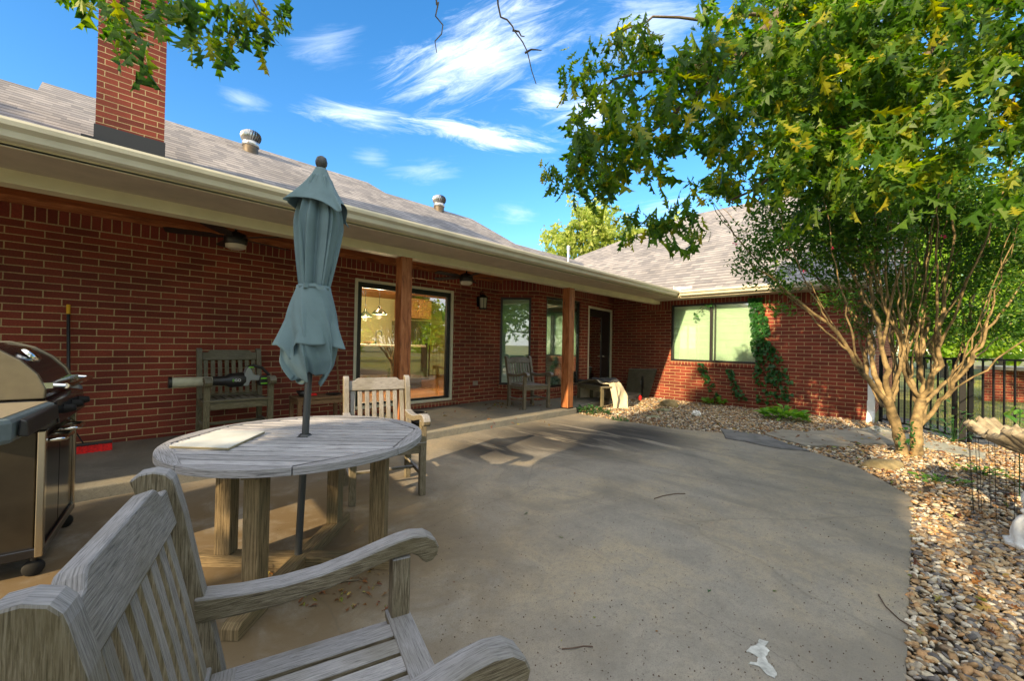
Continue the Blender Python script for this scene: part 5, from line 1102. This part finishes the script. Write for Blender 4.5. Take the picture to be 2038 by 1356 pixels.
tl2 = np.array([GD(x, y, d) for x, y, d in [(170, -20, 2.0), (195, -5, 2.0), (250, 25, 1.8), (262, 60, 1.75), (290, 95, 1.7), (235, 55, 1.8), (330, -25, 1.9), (300, -10, 2.0), (360, 10, 2.1), (390, 40, 2.1), (400, 75, 2.1), (385, 20, 2.0), (430, 20, 2.2), (460, 35, 2.3), (470, 70, 2.3), (500, 50, 2.4), (515, 80, 2.4), (540, 25, 2.4), (560, 45, 2.5), (565, 5, 2.4), (430, -20, 2.2), (500, -15, 2.3), (250, -30, 1.9), (350, -30, 2.), (395, -30, 2.1), (480, 10, 2.3), (420, 55, 2.2)]])
vadd(clumps(tl2, 6, .10, .125, OAK, 'foliage', M['oakleaf'], None, droop=-1.1), oak)
up = [(4.5, -2.6, 6.6, 2.6, 2.2, 1.2), (2.0, -2.2, 5.2, 2.0, 1.8, .9), (6.8, -2.4, 7.2, 2.0, 1.9, 1.3), (3.0, -5.0, 6.0, 3.0, 2.2, 1.8), (7.0, -4.6, 6.0, 2.4, 2.0, 1.8)]
cu = in_blobs(up, 620, .35)
vadd(clumps(cu, 10, .36, .17, SIMPLE, 'crown', M['oakleaf2'], None, droop=-.5), oak)

# ---------------------------------------------------------------- crape myrtle
MD = 5.09; b0 = GZ(1803, 905)
my = empty('crape_myrtle', (b0[0], b0[1], 0), label='multi-stemmed smooth-barked small tree with pink flowers between the wing and the fence', cat='tree')
tk = MB(); st_ = MB(); rs = np.random.default_rng(5)
def mpath(pts, r0, r1, mb, n=9, wob=.012):
    P = [p if isinstance(p, Vector) else Vector(GD(*p)) for p in pts]; Q = []
    for i in range(len(P)-1):
        a = P[max(0, i-1)]; b = P[i]; c = P[i+1]; d = P[min(len(P)-1, i+2)]
        for t in np.linspace(0, 1, 5)[:-1]:
            q = .5*((2*b)+(c-a)*t+(2*a-5*b+4*c-d)*t*t+(3*b-a-3*c+d)*t**3); Q.append(q+Vector(rs.normal(size=3)*wob*(0 if not Q else 1)))
    Q.append(P[-1]); m = len(Q); mb.tube(Q, [(r0+(r1-r0)*(i/(m-1))**.8)*(1+.08*math.sin(i*1.9)) for i in range(m)], n); return Q
mpath([(1797, 912, MD), (1790, 870, MD), (1776, 825, MD), (1764, 790, MD-.02)], .066, .048, tk, 14, .004); mpath([(1826, 914, MD-.05), (1824, 875, MD-.05), (1826, 835, MD-.05), (1834, 795, MD-.05)], .070, .048, tk, 14, .004)
S = []
D0 = MD
for pts, r0 in [([(1772, 812, 0), (1738, 765, -.1), (1702, 722, -.2), (1682, 682, -.25), (1642, 642, -.3), (1590, 600, -.35), (1540, 562, -.4), (1495, 525, -.4)], .042),
                ([(1766, 800, 0), (1742, 745, .1), (1733, 690, .15), (1722, 640, .2), (1698, 585, .2), (1650, 515, .25), (1600, 450, .3)], .045),
                ([(1770, 795, 0), (1762, 735, -.1), (1757, 682, -.15), (1745, 625, -.2), (1732, 560, -.2), (1700, 470, -.2), (1675, 390, -.2)], .045),
                ([(1775, 800, .05), (1786, 742, .15), (1776, 690, .25), (1778, 640, .3), (1768, 560, .4), (1750, 440, .45)], .042),
                ([(1834, 800, 0), (1836, 752, .1), (1830, 700, .15), (1846, 645, .2), (1840, 560, .25), (1846, 450, .3), (1850, 350, .3)], .046),
                ([(1832, 805, 0), (1852, 762, -.1), (1872, 712, -.15), (1864, 655, -.2), (1880, 600, -.2), (1892, 500, -.25), (1905, 400, -.3)], .045),
                ([(1828, 850, -.02), (1872, 800, -.15), (1912, 745, -.3), (1948, 692, -.4), (1992, 625, -.5), (2045, 555, -.6)], .036),
                ([(1836, 805, 0), (1880, 765, .1), (1925, 725, .15), (1940, 690, .2), (1932, 650, .2), (1935, 580, .2), (1962, 470, .2)], .036),
                ([(1826, 800, 0), (1812, 752, .1), (1802, 700, .1), (1816, 645, .15), (1810, 560, .2), (1815, 430, .2)], .038),
                ([(1772, 820, 0), (1745, 790, .25), (1716, 700, .3), (1705, 640, .3), (1660, 580, .35), (1580, 520, .4), (1520, 480, .45)], .028),
                ([(1770, 790, 0), (1790, 735, -.15), (1800, 680, -.2), (1795, 600, -.25), (1800, 500, -.3)], .03),
                ([(1826, 850, 0), (1850, 790, .2), (1858, 700, .3), (1825, 620, .35), (1822, 500, .4)], .03),
                ([(1834, 800, 0), (1800, 740, -.1), (1790, 672, -.15), (1755, 600, -.2), (1745, 480, -.2)], .028)]:
    Q = mpath([(x, y, D0+d) for x, y, d in pts], r0*.8, .009, st_); S.append(Q)
    for k in range(5):      # each stem forks again
        i = rs.integers(int(len(Q)*.12), int(len(Q)*.75)); q = Q[i]; d = (Q[min(i+4, len(Q)-1)]-q).normalized(); L = rs.uniform(1.0, 2.3); s = Vector(rs.normal(size=3)); s -= d*s.dot(d); s.normalize(); out = []
        for t in np.linspace(0, 1, 5): out.append(q+d*L*t+s*L*.28*t+Vector((0, 0, .25*L*t*t)))
        S.append(mpath([Vector(o_) for o_ in out], r0*rs.uniform(.25, .45), .003, st_, 6))
vadd(tk.build('trunk', M['bark']), my); vadd(st_.build('stem', M['bark']), my)
mb_ = [B(1500, 520, 4.75, .26), B(1545, 455, 4.9, .38), B(1620, 470, 5.1, .45), B(1560, 560, 4.8, .24, .24, .16), B(1700, 430, 5.2, .55), B(1800, 380, 5.3, .6, .6, .5), B(1900, 400, 5.1, .6), B(2010, 460, 4.8, .55), B(2010, 590, 4.6, .30, .3, .26), B(1680, 540, 5.2, .35, .35, .22), B(1760, 520, 5.4, .3), B(1950, 540, 4.8, .3, .3, .25), B(1640, 340, 5.2, .4), B(1660, 600, 5.0, .25, .25, .14), B(1760, 600, 5.3, .4, .4, .3), B(1860, 560, 5.4, .4, .4, .3), B(1960, 660, 5.0, .30, .3, .22), B(1850, 660, 5.6, .3, .3, .2), B(1720, 640, 5.4, .25, .25, .2), B(1800, 620, 5.5, .35, .35, .28), B(1900, 640, 5.4, .35, .35, .25), B(2000, 650, 5.0, .35, .35, .2), B(1560, 610, 4.9, .22, .22, .1), B(1720, 480, 4.8, .5, .5, .35)]
cen = in_blobs(mb_, 3700); tips = np.array([tuple(q[-1]) for q in S]+[tuple(q[int(len(q)*.8)]) for q in S]); cen = np.concatenate([cen, tips])
vadd(clumps(cen, 13, .14, .046, OVAL, 'foliage', M['myrtleleaf'], None, droop=-.1), my)
fc = np.array([GD(x, y, 4.7) for x, y in [(1463, 484), (1601, 540), (1563, 495), (1812, 500), (1655, 492), (1670, 370), (1880, 470), (1655, 345), (1995, 210)]]); vadd(clumps(fc, 12, .03, .022, SIMPLE, 'flowers', M['flower'], None), my)
cl = np.array([GD(1800+RNG.normal()*9, 890-40*i/8, MD-.12) for i in range(10)]); vadd(clumps(cl, 5, .05, .05, OVAL, 'base_shoots', M['vineleaf'], None, droop=.2, kind='stuff'), my)

# ---------------------------------------------------------------- climbers and small plants by the wing wall
def vine(rows, n, label, sz=.075):
    P = []
    for _ in range(n):
        i = RNG.integers(0, len(rows)-1); t = RNG.random(); x, y, w = [rows[i][k]+(rows[i+1][k]-rows[i][k])*t for k in range(3)]; P.append(GX(x+RNG.uniform(-1, 1)*w, y, XW-.03-RNG.random()*.04))
    P = np.array(P); P[:, 2] = np.maximum(P[:, 2], .02); n = len(P); d = np.column_stack([-.35-RNG.random(n)*.5, RNG.normal(size=n)*.7, -.5-RNG.random(n)*.5])
    base = P[:, :].min(axis=0); e = empty('climbing_vine', (XW-.02, P[:, 1].mean(), 0), label=label, cat='vine', group='vines climbing the wing wall')
    vadd(scatter('leaves', IVY, P, orient(d, RNG.normal(size=n)*.5, sz*(.6+.7*RNG.random(n))), M['vineleaf']), e)
    s_ = MB(); 
    for k in (-.4, .3): s_.tube([tuple(GX(x+k*w, y, XW-.012)) for x, y, w in rows][::-1], .004, 5)
    vadd(s_.build('vine_stem', M['twig']), e)
vine([(1505, 592, 14), (1508, 620, 15), (1514, 650, 17), (1512, 680, 17), (1524, 700, 26), (1532, 730, 33), (1538, 760, 36), (1540, 800, 36)], 620, 'thick dark green vine climbing the brick beside the window', .085)
vine([(1394, 722, 6), (1402, 745, 8), (1415, 768, 9), (1428, 792, 11)], 90, 'thin vine on the brick below the left half of the window', .07)
vine([(1451, 735, 6), (1457, 755, 8), (1466, 775, 9), (1478, 797, 11)], 90, 'thin vine on the brick below the right half of the window', .07)
vine([(1418, 598, 2), (1412, 606, 7), (1400, 612, 9), (1388, 622, 6), (1382, 634, 3)], 26, 'loose vine sprig hanging from the gutter over the window', .06)
def plant(x, y, w, n, h, sz, label, cat='plant', mat='plantleaf', temps=OVAL, name='ground_plant', up_=.5):
    c = GZ(x, y); e = empty(name, (c[0], c[1], 0), label=label, cat=cat); a = RNG.random(n)*6.28; r = w*np.sqrt(RNG.random(n)); P = np.column_stack([c[0]+r*np.cos(a)*.6, c[1]+r*np.sin(a), h*(.3+.7*RNG.random(n))*(1.1-r/w*.6)])
    d = np.column_stack([np.cos(a), np.sin(a), RNG.normal(size=n)*.3+up_]); vadd(scatter('leaves', temps, P, orient(d, RNG.normal(size=n)*.4, sz*(.6+.7*RNG.random(n))), M[mat]), e)
    s_ = MB(); 
    for i in range(min(n, 16)): s_.tube([(c[0], c[1], 0), tuple(P[i])], .003, 4, cap=False)
    vadd(s_.build('stems', M['vineleaf']), e)
plant(1422, 806, .22, 60, .16, .12, 'bright green leafy plant at the wall foot under the left vine'); plant(1478, 808, .25, 70, .18, .13, 'bright green leafy plant at the wall foot under the right thin vine')
plant(1534, 808, .30, 110, .24, .13, 'bright green leafy plant at the foot of the thick vine'); plant(1560, 836, .33, 170, .22, .14, 'rounded low light green bush on the gravel in front of the brick')
plant(1345, 790, .16, 36, .08, .08, 'tiny green plant at the wall foot behind the tan rock')
plant(1180, 823, .30, 120, .13, .09, 'green weeds growing between the second cedar post and the patio edge', 'weeds', 'weedleaf'); plant(1232, 838, .12, 26, .07, .06, 'small weed tuft on the pebbles in front of the bench', 'weeds', 'weedleaf')
plant(1898, 880, .34, 130, .55, .065, 'straggly pale-leaved shrub in front of the thick fence post', 'shrub', 'weedleaf', name='shrub'); plant(1955, 945, .22, 60, .10, .05, 'low green creeper on the pebbles beside the wire cage', 'weeds', 'plantleaf')
plant(1880, 960, .25, 50, .05, .05, 'sparse green creeper on the pebbles right of the boulder', 'weeds', 'plantleaf')
c = GD(2030, 808, 3.6); e = empty('broadleaf_sprig', (c[0], c[1], 0), label='sprig of round green leaves in front of the right fence panel', cat='plant')
P = np.array([GD(x, y, 3.6+RNG.normal()*.05) for x, y in [(2000, 826), (2015, 832), (2025, 806), (2035, 816), (2030, 838), (2010, 818), (2045, 800), (2050, 830), (2040, 840)]]); vadd(scatter('leaves', OVAL, P, orient(rdir(9)*np.array([1, 1, .3]), RNG.normal(size=9)*.3, np.full(9, .11)), M['plantleaf']), e)
s_ = MB(); s_.tube([(c[0], c[1], 0), (c[0]+.02, c[1], .4), tuple(GD(2030, 815, 3.6))], .004, 5); vadd(s_.build('stems', M['vineleaf']), e)

# ---------------------------------------------------------------- yard beyond the fence
g = MB(); pth = [GZ(x, y, -.03) for x, y in [(1740, 845), (1850, 868), (1960, 905), (2200, 960), (2200, 925), (1960, 868), (1850, 842), (1760, 825)]]; pth = [(p[0]+.0, p[1], -.028) for p in pth]; g.poly(pth); g.build('path', M['asph'], kind='structure')
g = MB(); kb = [GZ(x, y, .0) for x, y in [(1700, 858), (1790, 885), (1850, 895), (1905, 905), (1960, 915), (1962, 903), (1905, 890), (1840, 874), (1745, 848)]]; g.prism([(p[0], p[1]) for p in kb], -.03, .012, 'z'); g.build('kerb', M['curb'], kind='structure')
n = 60000; P = np.column_stack([RNG.uniform(9.8, 30, n), RNG.uniform(-22, .2, n), np.full(n, -.06)]); P = P[(P[:, 0]*.8+P[:, 1]*-.6 > 9.2)]; n = len(P); d = rdir(n)*.45; d[:, 2] = 1
scatter('grass', [([(-.06, 0, 0), (.06, 0, 0), (0, 1, .1)], [(0, 1, 2)])], P, orient(d, RNG.random(n)*6.28, .05+.05*RNG.random(n)), M['grass'], kind='stuff')
sh_ = empty('brick_outbuilding', (0, 0, 0), label='low red brick outbuilding with grey flat top far across the lawn', cat='outbuilding')
c = GZ(2035, 800, -.06); sh_.location = (c[0], c[1], -.06)
mb = MB(); wall(mb, (-.7, .8), (.0, -.5), 0, .88); wall(mb, (0, -.5), (1.0, .1), 0, .88); mb2 = mb.build('wall', M['brick'], sh_); MB().box((.1, .1, .93), (1.7, 1.5, .10), Matrix.Rotation(R_(-30), 4, 'Z')).build('flat_roof', M['curb'], sh_, .01)
def tree(name, loc, h, blobs, n, per, spread, size, mat, label, cat='tree', group=None, tr_r=.18, temps=SIMPLE, shell=.25):
    e = empty(name, loc, label=label, cat=cat, group=group); x, y, z = loc; t = MB(); t.tube([(0, 0, -.2), (.1, .05, h*.3), (-.05, .1, h*.6), (0, 0, h*.85)], [tr_r*1.3, tr_r, tr_r*.7, tr_r*.3], 10)
    for b in blobs[:6]: t.tube([(0, .05, h*.35), ((b[0]-x)*.5, (b[1]-y)*.5, (b[2]-z)*.6), (b[0]-x, b[1]-y, b[2]-z)], [tr_r*.5, tr_r*.3, tr_r*.1], 6)
    t.build('trunk', M['oakbark'], e); vadd(clumps(in_blobs(blobs, n, shell), per, spread, size, temps, 'crown', M[mat], None, droop=-.3), e); return e
def tb_(px, py, d, r): return B(px, py, d, r)
c = GD(1170, 560, 30); tree('tree', (c[0], c[1], 0), 9, [tb_(1170, 430, 30, 1.5), tb_(1125, 480, 30, 2.0), tb_(1190, 470, 30, 2.4), tb_(1240, 500, 30, 2.2), tb_(1110, 520, 30, 1.4), tb_(1150, 400, 30, .8), tb_(1290, 490, 31, 2.2), tb_(1350, 480, 31, 2.0)], 620, 20, .55, .34, 'treeleaf', 'sunlit pale green tree standing behind the roof', tr_r=.3)
yt = [((1880, 690, 22), 5.5, [(1880, 600, 22, 2.2), (1850, 520, 22, 2.2), (1900, 450, 22, 2.2), (1860, 400, 22, 1.8)], 'bright green yard tree right of the wing, beyond the left fence panel'),
      ((1990, 695, 26), 7, [(1990, 560, 26, 3.0), (2010, 450, 26, 3.2), (1950, 500, 26, 2.5), (2060, 400, 27, 3), (1960, 620, 25, 1.6)], 'tall bright yard tree above the brick outbuilding'),
      ((1930, 700, 18), 2.2, [(1930, 665, 18, .9), (1900, 672, 18, .8), (1965, 660, 19, 1.0)], 'low bushy tree behind the thick fence post'),
      ((2080, 700, 20), 6, [(2080, 600, 20, 2.2), (2120, 500, 20, 2.5), (2050, 520, 21, 2), (2030, 640, 20, 1.2)], 'bright yard tree at the right edge of the photo'),
      ((1840, 700, 34), 7, [(1840, 620, 34, 3.4), (1860, 680, 34, 2.2), (1930, 685, 34, 2.2), (2010, 690, 34, 2.2), (1800, 560, 34, 3.2), (1870, 540, 34, 3.4), (1830, 450, 34, 3.5), (1900, 640, 34, 2.6), (1960, 650, 34, 2.4), (2030, 660, 34, 2.4)], 'far pale tree filling the gap beside the wing')]
for (bx_c, h, bl_, lab) in yt:
    c = GD(*bx_c); tree('tree', (c[0], c[1], -.06), h, [tb_(*q) for q in bl_], 620, 22, .5, .24 if bx_c[2] < 24 else .34, 'woodleaf', lab, group='trees beyond the fence', tr_r=.14)
# woods all round the yard and the shade trees west of the patio
wd = [(x, y, 3.2, 4.5, 4.5, 4.2) for x, y in [(46, -8), (44, -18), (40, -28), (34, -37), (25, -43), (14, -46), (3, -46), (-8, -44), (-20, -38), (50, 4), (54, 14)]]
s_o = clumps(in_blobs(wd, 2400, .3), 9, 1.2, .8, SIMPLE, 'woods', M['woodleaf'], None, droop=-.2); tag(s_o, kind='stuff')
# shade trees west of the patio (left of the frame): the low sun comes through their gaps
WT = [((-9.0, -.8), 9.5, [(-9, -.1, 4.4, 1.5, 1.55, 2.2), (-9, .2, 7.2, 1.5, 1.3, 2.0), (-9, -1.0, 6.0, 1.6, .95, 2.0)], 'dense leafy yard tree west of the patio', 1500),
      ((-9.6, -5.6), 8, [(-9.5, -4.3, 4.6, 1.6, 1.2, 2.0), (-9.3, -2.6, 5.0, 1.0, .9, 1.7), (-9.5, -5.4, 5.6, 2.0, 2.0, 2.2), (-9, -7.6, 5.0, 2, 2.4, 3.0)], 'open-crowned yard tree southwest of the patio', 700),
      ((-11.5, 4.6), 8.5, [(-11.5, 5.4, 5.4, 2.0, 1.1, 2.4), (-11, 6.9, 6.4, 2.0, 1.8, 2.3), (-11, 2.6, 4.6, .8, .22, 1.3), (-11, 3.7, 7.8, 1.4, 1.3, 1.3)], 'broad yard tree west of the porch', 1300),
      ((-15, -14), 8, [(-15, -14, 5, 3.5, 3.5, 3.5), (-11, -16, 4, 3, 3, 3), (-18, -10, 4.5, 3, 3, 3)], 'yard tree far southwest of the patio', 900)]
for (x, y), h, bl_, lab, n_ in WT: tree('tree', (x, y, -.06), h, bl_, n_, 16, .26, .25, 'oakleaf2', lab, group='shade trees west of the house', tr_r=.2)
for (x, y), h, lab in (((9, -15), 6, 'yard tree south of the patio, middle of three'), ((15, -13), 7, 'yard tree south of the patio, nearest the fence'), ((3, -16), 6.5, 'yard tree south of the patio, farthest west')):
    tree('tree', (x, y, -.06), h, [(x, y, h*.75, 2.4, 2.4, 2.2), (x+1.5, y, h*.55, 1.8, 1.8, 1.6), (x-1.6, y+.4, h*.6, 1.8, 1.8, 1.6)], 300, 14, .5, .3, 'woodleaf', lab, group='trees south of the patio', tr_r=.16)
